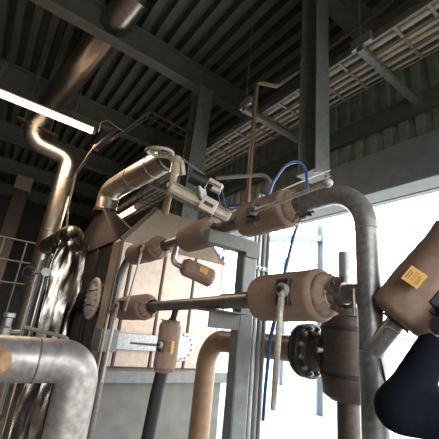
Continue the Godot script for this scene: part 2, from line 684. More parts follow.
# ---------------------------------------------------------------- room shell
func build_shell() -> void:
	var st := mb()
	bx(st, Vector3(-6.2, -0.3, -16.2), Vector3(4.2, 0, 3.4))
	struct("floor", st, M.concrete)
	# roof deck: trapezoidal sheet, ribs along z
	st = mb()
	var xs := -6.2
	flat(st)
	var prof := [[0.0, 0.0], [0.02, 0.15], [0.105, 0.15], [0.125, 0.0], [0.236, 0.0]]
	while xs < 3.95:
		for i in 4:
			var a := Vector3(xs + prof[i][0], 6.0 + prof[i][1], 0)
			var b := Vector3(xs + prof[i + 1][0], 6.0 + prof[i + 1][1], 0)
			quad(st, a + Vector3(0, 0, -16.2), b + Vector3(0, 0, -16.2), b + Vector3(0, 0, 3.4), a + Vector3(0, 0, 3.4))
		xs += 0.236
	bx(st, Vector3(-6.4, 6.152, -16.4), Vector3(4.15, 6.3, 3.6))
	struct("ceiling", st, M.deck)
	# right hand wall: upright ribbed sheet above the opening
	st = mb()
	flat(st)
	var z := -16.0
	var pr := [[0.0, 0.0], [0.02, 0.035], [0.09, 0.035], [0.11, 0.0], [0.2, 0.0]]
	while z < 3.2:
		for i in 4:
			var a := Vector3(3.72 + pr[i][1], 0, z + pr[i][0])
			var b := Vector3(3.72 + pr[i + 1][1], 0, z + pr[i + 1][0])
			quad(st, a + Vector3(0, 3.3, 0), b + Vector3(0, 3.3, 0), b + Vector3(0, 6.11, 0), a + Vector3(0, 6.11, 0))
		z += 0.2
	bx(st, Vector3(3.757, 3.3, -16.2), Vector3(3.86, 6.11, 3.4))
	struct("wall_right", st, M.clad)
	st = mb()
	bx(st, Vector3(3.757, 0, -16.2), Vector3(3.86, 3.3, -7.6))
	struct("wall_rear_right", st, M.dark_wall)
	st = mb()
	bx(st, Vector3(-6.4, 0, -16.4), Vector3(3.86, 6.11, -16.2))
	struct("wall_back", st, M.dark_wall)
	st = mb()
	bx(st, Vector3(-6.4, 0, -16.2), Vector3(-6.2, 6.11, 3.4))
	struct("wall_left", st, M.dark_wall)
	st = mb()
	bx(st, Vector3(-6.4, 0, 3.4), Vector3(-3.5, 6.11, 3.6))
	bx(st, Vector3(-3.5, 3.6, 3.4), Vector3(3.4, 6.11, 3.6))
	bx(st, Vector3(3.4, 0, 3.4), Vector3(3.86, 6.11, 3.6))
	struct("wall_front", st, M.dark_wall)

# ---------------------------------------------------------------- steel frame
func build_frame() -> void:
	var zs := [[-1.87, "dark steel roof beam nearest the camera, above the cable tray"], [-4.31, "dark steel roof beam meeting the grey post behind the actuator"], [-6.75, "dark steel roof beam just above the long lit tube lamp"], [-9.19, "dark steel roof beam crossing behind the elbow of the tall stainless pipe"], [-11.63, "dark steel roof beam carried by the box column at far left"], [-14.07, "farthest dark steel roof beam near the back wall"], [0.57, "dark steel roof beam directly above the camera"]]
	for q in zs:
		var st := mb()
		hbeam(st, Vector3(-6.19, 5.775, q[0]), Vector3(3.70, 5.775, q[0]), 0.2, 0.45, 0.018, 0.011)
		var o := obj("roof_beam", st, M.beam_paint)
		tag(o, q[1], "beam", "roof beams under the ribbed deck")
	# small purlin between far beams that catches the light
	# beam over the opening in the right wall
	var s2 := mb()
	bx(s2, Vector3(3.40, 3.28, -16.1), Vector3(3.69, 3.80, 3.3), 0.008)
	tag(obj("wall_beam", s2, M.wall_beam), "deep grey steel beam over the bright opening, below the ribbed wall sheet", "beam")
	s2 = mb()
	bx(s2, Vector3(3.62, 4.27, -16.1), Vector3(3.715, 4.52, 3.3), 0.006)
	tag(obj("wall_rail", s2, M.beam_paint), "dark horizontal steel rail on the ribbed wall sheet under the cable tray", "rail")
	# post hung from the nearest roof beam
	var o1 := thing("hanging_post", "grey steel H post hanging from the roof in front of the cable tray", "post", Vector3(2.33, 3.09, -1.88))
	var st := mb()
	hbeam(st, Vector3(2.33, 3.11, -1.88), Vector3(2.33, 5.55, -1.88), 0.205, 0.22, 0.016, 0.01, Vector3.BACK)
	obj("shaft", st, M.grey_steel, o1)
	st = mb()
	bx(st, Vector3(2.215, 3.09, -2.0), Vector3(2.445, 3.11, -1.76), 0.003)
	var bp := obj("foot_plate", st, M.grey_steel, o1)
	for sx in [2.25, 2.41]:
		st = mb()
		nut(st, Vector3(sx, 3.072, -1.79), Vector3.UP, 0.014, 0.018)
		obj("bolt", st, M.galv, bp)
	# column under beam A
	var o2 := thing("hanging_post", "grey steel H post behind the actuator, hanging from a roof beam", "post", Vector3(2.31, 3.0, -4.31))
	st = mb()
	hbeam(st, Vector3(2.31, 3.02, -4.31), Vector3(2.31, 5.535, -4.31), 0.27, 0.26, 0.016, 0.01, Vector3.BACK)
	obj("shaft", st, M.grey_steel, o2)
	st = mb()
	bx(st, Vector3(2.16, 5.535, -4.46), Vector3(2.46, 5.55, -4.16))
	obj("cap_plate", st, M.galv, o2)
	st = mb()
	bx(st, Vector3(2.17, 3.0, -4.45), Vector3(2.45, 3.02, -4.17))
	obj("foot_plate", st, M.grey_steel, o2)
	# far left box column
	var o3 := thing("box_column", "brown grey box column at far left, with a paler head", "column", Vector3(0.33, 0, -11.63))
	st = mb()
	bx(st, Vector3(0.13, 0, -11.83), Vector3(0.53, 5.1, -11.43), 0.01)
	obj("shaft", st, M.brown_paint, o3)
	st = mb()
	bx(st, Vector3(0.10, 5.1, -11.86), Vector3(0.56, 5.55, -11.40), 0.01)
	obj("column_head", st, M.panel, o3)
	st = mb()
	bx(st, Vector3(0.12, 3.6, -11.84), Vector3(0.54, 3.63, -11.42))
	obj("joint_band", st, M.seam, o3)
	# skid column and its crossbar
	var o4 := thing("skid_column", "grey steel column in the middle foreground with conduits beside it", "column", Vector3(1.46, 0, -1.80))
	st = mb()
	bx(st, Vector3(1.392, 0.015, -1.78), Vector3(1.506, 2.19, -1.69), 0.008)
	obj("shaft", st, M.grey_steel, o4)
	st = mb()
	bx(st, Vector3(1.382, 2.19, -1.79), Vector3(1.517, 2.205, -1.68))
	obj("cap_plate", st, M.grey_steel, o4)
	st = mb()
	bx(st, Vector3(1.36, 0, -1.82), Vector3(1.54, 0.015, -1.65))
	obj("base_plate", st, M.grey_steel, o4)
	var o5 := thing("support_arm", "grey steel crossbar reaching left from the skid column beneath the upper pipe", "beam", Vector3(1.2, 2.13, -1.70))
	st = mb()
	bx(st, Vector3(1.075, 2.11, -1.745), Vector3(1.392, 2.20, -1.665), 0.005)
	obj("arm", st, M.beam_paint, o5)
	st = mb()
	bx(st, Vector3(1.392, 2.085, -1.69), Vector3(1.506, 2.19, -1.675), 0.003)
	obj("end_plate", st, M.beam_paint, o5)
	# bracket under the lower pipe
	var o6 := thing("pipe_bracket", "dark grey angle bracket carrying the lower pipe on the skid column", "bracket", Vector3(1.25, 1.66, -1.70))
	st = mb()
	bx(st, Vector3(1.14, 1.705, -1.80), Vector3(1.392, 1.714, -1.60))
	obj("shelf_plate", st, M.beam_paint, o6)
	st = mb()
	bx(st, Vector3(1.16, 1.61, -1.70), Vector3(1.392, 1.705, -1.69))
	obj("web_plate", st, M.beam_paint, o6)
	# three conduits beside the column
	var k := 0
	for q in [[1.527, 0.013, "galv", "thin bright conduit closest to the skid column"], [1.561, 0.016, "galv", "middle bright conduit beside the skid column"], [1.603, 0.018, "grey_steel", "grey conduit third from the skid column"], [1.644, 0.016, "beam_paint", "dark outer conduit of the row beside the skid column"]]:
		st = mb()
		cyl(st, Vector3(q[0], 0, -1.735), Vector3(q[0], 2.6 if k < 3 else 2.3, -1.735), q[1], 14)
		tag(obj("conduit", st, M[q[2]]), q[3], "conduit", "conduits beside the skid column")
		k += 1
	var o7 := thing("conduit_clamp", "small steel clamp bar across the conduits below the insulated valve", "clamp", Vector3(1.66, 2.04, -1.715))
	st = mb()
	bx(st, Vector3(1.507, 2.025, -1.716), Vector3(1.67, 2.05, -1.706))
	obj("clamp_bar", st, M.galv, o7)
	for q in [1.543, 1.582, 1.624]:
		st = mb()
		nut(st, Vector3(q, 2.037, -1.706), Vector3.BACK, 0.009, 0.01)
		obj("bolt", st, M.galv, o7)

# ---------------------------------------------------------------- lamps
func tube_lamp(label: String, a: Vector3, b: Vector3, energy: float, hang: float) -> void:
	var o := thing("tube_lamp", label, "lamp", (a + b) * 0.5, "fluorescent tube lamps")
	var d := (b - a).normalized()
	var st := mb()
	obox(st, (a + b) * 0.5 + Vector3(0, 0.055, 0), frame(d), Vector3(0.11, a.distance_to(b), 0.03), 0.004)
	obj("housing", st, M.lamp_body, o)
	st = mb()
	cyl(st, a + d * 0.03, b - d * 0.03, 0.060, 16)
	obj("tube", st, M.lamp_glow, o)
	for e in [[a, d], [b, -d]]:
		st = mb()
		cyl(st, e[0] - e[1] * 0.01, e[0] + e[1] * 0.04, 0.064, 16)
		obj("end_cap", st, M.lamp_body, o)
	for u in [0.2, 0.8]:
		st = mb()
		var p := a.lerp(b, u) + Vector3(0, 0.07, 0)
		cyl(st, p, p + Vector3(0, hang, 0), 0.006, 8)
		obj("hanger_rod", st, M.galv, o)
	var side := Vector3(-d.z, 0, d.x)
	var l := AreaLight3D.new()
	l.name = "tube_light"
	o.add_child(l)
	l.area_size = Vector2(a.distance_to(b) - 0.06, 0.1)
	l.light_color = Color(1.0, 0.86, 0.72)
	l.light_energy = energy
	l.shadow_enabled = true
	l.area_range = 25.0
	# an area light shines along -z of its own axes: turn that straight down
	l.basis = Basis(d, side, d.cross(side)) if d.cross(side).y > 0 else Basis(d, -side, d.cross(-side))
	l.position = Vector3(0, -0.068, 0)

func build_lamps() -> void:
	tube_lamp("long lit tube lamp at upper left below the roof deck", Vector3(-0.98, 4.80, -5.75), Vector3(0.98, 4.80, -5.75), 34.0, 0.7)
	tube_lamp("distant lit tube lamp glowing behind the bent stainless duct", Vector3(2.68, 4.30, -9.35), Vector3(2.68, 4.30, -7.62), 34.0, 0.07)

# ---------------------------------------------------------------- cable tray
func build_tray() -> void:
	var o := thing("cable_tray", "long ladder cable tray hung below the roof along the right wall", "cable tray", Vector3(2.8, 4.45, -4.5))
	for x in [2.50, 3.06]:
		var st := mb()
		bx(st, Vector3(x - 0.008, 4.45, -10.2), Vector3(x + 0.008, 4.53, 1.2))
		obj("side_rail", st, M.tray, o)
	for x in [2.69, 2.87]:
		var st := mb()
		bx(st, Vector3(x - 0.006, 4.437, -10.2), Vector3(x + 0.006, 4.449, 1.2))
		obj("long_wire", st, M.tray, o)
	var z := -10.1
	while z < 1.1:
		var st := mb()
		bx(st, Vector3(2.50, 4.449, z - 0.014), Vector3(3.06, 4.463, z + 0.014))
		obj("rung", st, M.tray, o)
		z += 0.30
	var cs := [[2.535, 0.02, "cable_blue", "blue grey cable along the inner edge of the tray"], [2.60, 0.036, "cable", "thick pale cable second from the tray's inner edge"], [2.74, 0.044, "cable", "thick pale cable in the middle of the tray"], [2.835, 0.03, "cable", "pale cable right of the tray's middle"], [2.925, 0.036, "cable", "thick pale cable third from the tray's outer edge"], [2.985, 0.018, "cable_dark", "thin dark cable near the outer edge of the tray"], [3.025, 0.018, "cable", "thin pale cable along the outer edge of the tray"]]
	for c in cs:
		var st := mb()
		var pts := PackedVector3Array()
		for i in 24:
			pts.append(Vector3(c[0] + 0.008 * sin(i * 1.3 + c[0] * 40), 4.465 + c[1], -10.2 + 11.4 * i / 23.0))
		tube(st, pts, c[1], 12)
		tag(obj("tray_cable", st, M[c[2]]), c[3], "cable", "cables lying in the tray")
	var br := [[-2.95, 2.22, 3.615, "grey steel bracket under the tray behind the hanging H post"], [-1.42, 2.45, 3.615, "grey steel bracket under the tray at upper right"], [-6.3, 2.40, 3.615, "grey steel bracket under the far part of the tray"]]
	for b in br:
		var t := thing("tray_bracket", b[3], "bracket", Vector3(b[1], 4.40, b[0]), "brackets under the cable tray")
		var st := mb()
		bx(st, Vector3(b[1], 4.375, b[0] - 0.035), Vector3(b[2], 4.435, b[0] + 0.035), 0.004)
		obj("arm", st, M.grey_steel, t)
		st = mb()
		bx(st, Vector3(3.607, 4.30, b[0] - 0.06), Vector3(3.619, 4.5, b[0] + 0.06))
		obj("wall_plate", st, M.grey_steel, t)
		st = mb()
		bx(st, Vector3(b[1], 4.44, b[0] - 0.10), Vector3(b[1] + 0.05, 4.56, b[0] + 0.12), 0.004)
		obj("end_lug", st, M.galv, t)
		st = mb()
		cyl(st, Vector3(b[1] + 0.03, 4.5, b[0]), Vector3(b[1] + 0.03, 6.0, b[0]), 0.007, 8)
		obj("hanger_rod", st, M.galv, t)

# ---------------------------------------------------------------- tank, flue, ducts
func panel_box(parent: Node, lo: Vector3, hi: Vector3, m: Material) -> void:
	var st := mb()
	bx(st, lo, hi, 0.006)
	obj("panel", st, m, parent)

func build_plant() -> void:
	# insulated tank with upright panels
	var o := thing("panelled_tank", "large pale panelled tank with dark upright joints behind the valves", "tank", Vector3(2.0, 0, -3.95))
	var st := mb()
	bx(st, Vector3(1.25, 1.1, -4.10), Vector3(2.76, 2.50, -3.82))
	obj("casing", st, M.seam, o)
	var xs := [1.25, 1.40, 1.835, 2.29, 2.755]
	for i in 4:
		panel_box(o, Vector3(xs[i] + 0.016, 1.11, -3.83), Vector3(xs[i + 1] - 0.016, 2.49, -3.80), M.panel)
	for i in 4:
		st = mb()
		bx(st, Vector3(xs[i] - 0.009, 1.11, -3.815), Vector3(xs[i] + 0.009, 2.49, -3.792))
		obj("joint_strip", st, M.seam, o)
	panel_box(o, Vector3(2.755, 1.11, -4.09), Vector3(2.775, 2.49, -3.82), M.panel)
	panel_box(o, Vector3(1.232, 1.11, -4.09), Vector3(1.25, 2.49, -3.82), M.panel)
	# hood
	st = mb()
	flat(st)
	var b0 := [Vector3(1.23, 2.49, -3.80), Vector3(2.775, 2.49, -3.80), Vector3(2.775, 2.49, -4.10), Vector3(1.23, 2.49, -4.10)]
	var b1 := [Vector3(1.72, 3.10, -4.07), Vector3(2.36, 3.10, -4.07), Vector3(2.36, 3.10, -4.10), Vector3(1.72, 3.10, -4.10)]
	for i in 4:
		quad(st, b0[i], b0[(i + 1) % 4], b1[(i + 1) % 4], b1[i])
	quad(st, b1[0], b1[1], b1[2], b1[3])
	quad(st, b0[3], b0[2], b0[1], b0[0])
	obj("hood", st, M.panel, o)
	st = mb()
	bar(st, b0[0] + Vector3(0, 0.01, 0.0), b1[0] + Vector3(0, 0.01, 0), 0.05, 0.03, Vector3.BACK)
	obj("edge_strip", st, M.seam, o)
	st = mb()
	bar(st, b0[1] + Vector3(0, 0.0, 0.0), b1[1], 0.03, 0.02, Vector3.BACK)
	obj("edge_strip", st, M.panel, o)
	st = mb()
	bx(st, Vector3(0.95, 0.98, -4.12), Vector3(2.95, 1.10, -3.60), 0.006)
	obj("base_ledge", st, M.grey_steel, o)
	st = mb()
	bx(st, Vector3(1.15, 0, -4.10), Vector3(2.85, 0.98, -3.74))
	obj("plinth", st, M.beam_paint, o)
	# cover plate on the tank front
	var cp := thing("cover_plate", "round pale cover plate with bolts on the tank, behind the upright jacket", "cover", Vector3(2.22, 1.36, -3.79))
	flange(cp, Vector3(2.22, 1.36, -3.775), Vector3.BACK, 0.17, 0.03, 0.001, 14, M.galv, 0.012, "disc")
	# pale strut in front of the tank
	var sr := thing("strut_channel", "pale galvanised strut across the tank front at lower left", "strut", Vector3(1.5, 1.40, -3.66))
	st = mb()
	bx(st, Vector3(1.12, 1.30, -3.67), Vector3(2.0, 1.47, -3.64), 0.004)
	obj("channel", st, M.galv, sr)
	st = mb()
	bx(st, Vector3(1.09, 1.29, -3.64), Vector3(1.27, 1.50, -3.41), 0.004)
	obj("clamp_block", st, M.grey_steel, sr)
	for x in [1.16, 1.95]:
		st = mb()
		bx(st, Vector3(x - 0.03, 1.32, -3.80), Vector3(x + 0.03, 1.45, -3.67))
		obj("standoff", st, M.galv, sr)
	# flue casing left of the tank with a pyramid top
	var fl := thing("flue_casing", "tall brownish metal flue casing with a pyramid top, left of the tank", "flue", Vector3(1.55, 0, -6.0))
	st = mb()
	bx(st, Vector3(1.36, 0.0, -7.6), Vector3(1.84, 2.60, -4.35), 0.008)
	obj("casing", st, M.dull_clad, fl)
	st = mb()
	flat(st)
	var c0 := [Vector3(1.33, 2.60, -4.32), Vector3(1.87, 2.60, -4.32), Vector3(1.87, 2.60, -7.63), Vector3(1.33, 2.60, -7.63)]
	var c1 := [Vector3(1.44, 3.42, -5.75), Vector3(1.62, 3.42, -5.75), Vector3(1.62, 3.42, -6.15), Vector3(1.44, 3.42, -6.15)]
	for i in 4:
		quad(st, c0[i], c0[(i + 1) % 4], c1[(i + 1) % 4], c1[i])
	quad(st, c1[0], c1[1], c1[2], c1[3])
	obj("pyramid_top", st, M.dull_clad, fl)
	for i in 2:
		st = mb()
		bar(st, c0[i], c1[i], 0.03, 0.02, Vector3.UP)
		obj("edge_strip", st, M.copper, fl)
	for z in [-5.12]:
		st = mb()
		bx(st, Vector3(1.33, 0.0, z - 0.05), Vector3(1.36, 2.58, z + 0.05), 0.004)
		obj("stiffener", st, M.seam, fl)
	# round manholes on the flue's side
	for q in [[-4.53, "nearer round manhole cover with bolts on the side of the flue casing"], [-5.75, "farther round manhole cover with bolts on the flue casing, beside the foil box"]]:
		var mh := thing("manhole_cover", q[1], "manhole", Vector3(1.25, 1.83, q[0]), "manhole covers on the flue casing")
		st = mb()
		lathe(st, Vector3(1.36, 1.83, q[0]), Vector3.LEFT, [[0, 0.2], [0.10, 0.2]], 32)
		obj("neck", st, M.seam, mh)
		flange(mh, Vector3(1.245, 1.83, q[0]), Vector3.LEFT, 0.265, 0.035, 0.001, 20, M.pale_disc, 0.017, "disc")
		for y in [1.74, 1.92]:
			st = mb()
			tube(st, bend([Vector3(1.228, y, q[0] - 0.07), Vector3(1.195, y, q[0] - 0.07), Vector3(1.195, y, q[0] + 0.07), Vector3(1.228, y, q[0] + 0.07)], 0.015, 4), 0.009, 8)
			obj("grab_handle", st, M.seam, mh)
	# bent round duct from the pyramid top
	var du := thing("bent_duct", "wide stainless duct bending from the pyramid top up to the right", "duct", Vector3(1.53, 3.42, -5.95))
	st = mb()
	tube(st, bend([Vector3(1.53, 3.42, -5.95), Vector3(1.53, 3.86, -5.95), Vector3(1.72, 3.86, -3.95)], 0.34, 10), 0.19, 28)
	obj("pipe", st, M.stainless, du)
	st = mb()
	lathe(st, Vector3(1.53, 3.40, -5.95), Vector3.UP, [[0, 0.22], [0.05, 0.22], [0.07, 0.20]], 28)
	obj("collar", st, M.dull_clad, du)
	for u in [0.35, 0.75]:
		st = mb()
		var p := Vector3(1.56, 3.86, -5.6).lerp(Vector3(1.72, 3.86, -3.95), u)
		lathe(st, p, Vector3(0.095, 0, 1), [[0, 0.191], [0.004, 0.196], [0.026, 0.196], [0.03, 0.191]], 28)
		obj("joint_ring", st, M.stainless, du)
	st = mb()
	lathe(st, Vector3(1.72, 3.86, -3.97), Vector3(0.095, 0, 1), [[0, 0.205], [0.04, 0.205], [0.05, 0.18]], 28)
	obj("end_cap", st, M.dull_clad, du)

# ---------------------------------------------------------------- valve lines on the plane of the riser
func build_valves() -> void:
	var yu := 2.238
	# upper and lower lines, riser with gooseneck
	var gn := thing("riser_pipe", "thick dark blue grey riser pipe with a gooseneck bend at right", "pipe", Vector3(1.2, 0, -0.70))
	var st := mb()
	tube(st, bend([Vector3(1.2, yu, -1.10), Vector3(1.2, yu, -0.70), Vector3(1.2, 0.0, -0.70)], 0.19, 14), 0.0445, 28)
	obj("gooseneck", st, M.blue_pipe, gn)
	st = mb()
	tube(st, PackedVector3Array([Vector3(1.180, 1.581, -0.688), Vector3(1.207, 1.722, -0.581)]), 0.031, 20)
	obj("branch", st, M.blue_pipe, gn)
	for y in [2.045, 1.58]:
		st = mb()
		torus(st, Vector3(1.2, y, -0.70), Vector3.UP, 0.0445, 0.003, 28, 6)
		obj("weld", st, M.bare_steel, gn)
	st = mb()
	cyl(st, Vector3(1.152, 1.70, -0.735), Vector3(1.152, 1.80, -0.735), 0.006, 8)
	obj("weld_bead", st, M.bare_steel, gn)
	pipe("process_pipe", "dark upper pipe running between the brown jackets to the far drop", [Vector3(1.2, yu, -1.15), Vector3(1.2, 2.245, -3.50), Vector3(1.2, 0.0, -3.50)], 0.037, M.black_pipe, 0.27)
	var lp := thing("lower_pipe", "dark lower pipe running from the riser to the far drop pipe", "pipe", Vector3(1.2, 1.75, -1.9))
	st = mb()
	tube(st, PackedVector3Array([Vector3(1.2, 1.79, -0.72), Vector3(1.2, 1.70, -3.47)]), 0.038, 20)
	obj("pipe", st, M.black_pipe, lp)
	st = mb()
	tube(st, PackedVector3Array([Vector3(1.2, 1.790, -0.80), Vector3(1.2, 1.762, -1.62)]), 0.045, 20)
	obj("sleeve", st, M.black_pipe, lp)
	# second upright beside the drop pipe
	pipe("drop_pipe", "slim upright pipe next to the far drop pipe", [Vector3(1.12, 0.0, -3.42), Vector3(1.12, 1.66, -3.42), Vector3(1.2, 1.72, -3.35)], 0.018, M.copper, 0.05)
	var L := Vector3.LEFT
	# J1 upper right
	var a := Vector3(1.2, yu, -1.10)
	var b := Vector3(1.2, yu, -1.47)
	var o := jacket("brown jacketed valve left of the gooseneck, its lever pointing right", a, b, 0.102, 0.046, 3, [0.9, 0.4])
	strap(o, a, b, 0.60, 0.100, 0.05)
	bonnet(o, Vector3(1.100, 2.214, -1.291), L, Vector3.BACK, 0.085, 0.085)
	lever(o, Vector3(1.080, 2.216, -1.253), L, [Vector3(1.030, 2.192, -1.101), Vector3(1.000, 2.188, -0.735)], 0.013, 0.019)
	# J3 lower right
	a = Vector3(1.2, 1.787, -0.90)
	b = Vector3(1.2, 1.777, -1.30)
	o = jacket("brown jacketed valve on the lower pipe, its pale lever hanging straight down", a, b, 0.113, 0.044, 11, [0.85, 0.4])
	bonnet(o, Vector3(1.090, 1.786, -1.033), L, Vector3.BACK, 0.075, 0.115)
	lever(o, Vector3(1.065, 1.791, -1.015), L, [Vector3(1.020, 1.694, -0.984), Vector3(1.020, 1.425, -0.996), Vector3(1.020, 1.335, -1.000)], 0.015)
	# J5 under the actuator
	a = Vector3(1.2, yu, -1.80)
	b = Vector3(1.2, yu, -2.17)
	o = jacket("brown jacketed valve beneath the pneumatic actuator", a, b, 0.105, 0.032, 17, [0.3, 0.4])
	# J6 far upper
	a = Vector3(1.2, yu, -2.62)
	b = Vector3(1.2, yu, -3.22)
	o = jacket("farthest brown jacketed valve on the upper pipe, before the drop", a, b, 0.105, 0.032, 23, [1.3, 0.7])
	strap(o, a, b, 0.45, 0.105, 0.06)
	bonnet(o, Vector3(1.100, 2.218, -2.780), L, Vector3.BACK, 0.12, 0.07)
	lever(o, Vector3(1.080, 2.223, -2.715), L, [Vector3(1.050, 2.112, -2.663), Vector3(1.050, 1.673, -2.784)], 0.012)
	# J4 far lower
	a = Vector3(1.2, 1.726, -2.68)
	b = Vector3(1.2, 1.708, -3.26)
	o = jacket("farthest brown jacketed valve on the lower pipe, long lever slanting down", a, b, 0.108, 0.038, 31, [1.2, 0.5])
	bonnet(o, Vector3(1.100, 1.727, -3.043), L, Vector3.BACK, 0.14, 0.08)
	lever(o, Vector3(1.075, 1.715, -3.046), L, [Vector3(1.050, 1.575, -2.998), Vector3(1.050, 1.089, -3.034)], 0.017)
	# J8 upright below the lower pipe
	st = mb()
	cyl(st, Vector3(1.200, 1.713, -2.186), Vector3(1.200, 1.565, -2.232), 0.022, 16)
	cyl(st, Vector3(1.200, 1.642, -2.210), Vector3(1.200, 1.614, -2.217), 0.03, 16)
	tube(st, PackedVector3Array([Vector3(1.200, 1.363, -2.244), Vector3(1.200, 1.150, -2.295), Vector3(1.2, 0.0, -2.45)]), 0.045, 18)
	tag(obj("drain_pipe", st, M.dark_iron), "short dark drain pipe under the lower pipe, through the upright jacket", "pipe")
	a = Vector3(1.200, 1.614, -2.232)
	b = Vector3(1.200, 1.305, -2.240)
	o = jacket("upright brown jacketed valve below the lower pipe, with orange tag", a, b, 0.078, 0.045, 41, [0.3, 0.3], 0.06)
	bonnet(o, Vector3(1.128, 1.457, -2.195), L, Vector3.BACK, 0.055, 0.075)
	lever(o, Vector3(1.110, 1.465, -2.163), L, [Vector3(1.080, 1.461, -2.192), Vector3(1.080, 1.437, -2.612)], 0.011)
	tag_plate(o, Vector3(1.122, 1.463, -2.055), L, Vector3.BACK, 0.055, 0.075)
	# J7 small one hung from the upper pipe
	st = mb()
	tube(st, bend([Vector3(1.200, 2.251, -2.309), Vector3(1.162, 2.053, -2.280), Vector3(1.329, 2.029, -2.280)], 0.05, 6), 0.021, 16)
	tag(obj("side_elbow", st, M.bare_steel), "small steel elbow dropping from the upper pipe to the slanting jacket", "pipe")
	a = Vector3(1.270, 2.050, -2.280)
	b = Vector3(1.495, 1.980, -2.200)
	o = jacket("small slanting brown jacket hung below the actuator, with orange tag", a, b, 0.072, 0.030, 47, [0.35, 0.15], 0.06)
	var ax := (b - a).normalized()
	var toc := (Vector3(0, 1.7, 0) - (a + b) * 0.5)
	var nn := (toc - ax * toc.dot(ax)).normalized()
	nn = (nn + Vector3.UP * 0.5)
	nn = (nn - ax * nn.dot(ax)).normalized()
	tag_plate(o, a.lerp(b, 0.6) + nn * 0.071, nn, ax, 0.065, 0.05)
	# J2 big tilted one at the right edge
	a = Vector3(1.207, 1.698, -0.603)
	b = Vector3(1.297, 1.986, -0.387)
	o = jacket("large tilted brown jacketed valve at the right edge, with yellow tag", a, b, 0.106, 0.032, 53, [0.3, 0.5], 0.06, 0.1)
	ax = (b - a).normalized()
	toc = (Vector3(0, 1.6, 0) - (a + b) * 0.5)
	nn = (toc - ax * toc.dot(ax)).normalized()
	tag_plate(o, Vector3(1.102, 1.820, -0.491), (nn + nn.cross(ax) * 0.12).normalized(), ax, 0.052, 0.052)
	bonnet(o, Vector3(1.185, 1.759, -0.459), nn, ax, 0.10, 0.075)
	# pneumatic actuator
	build_actuator()

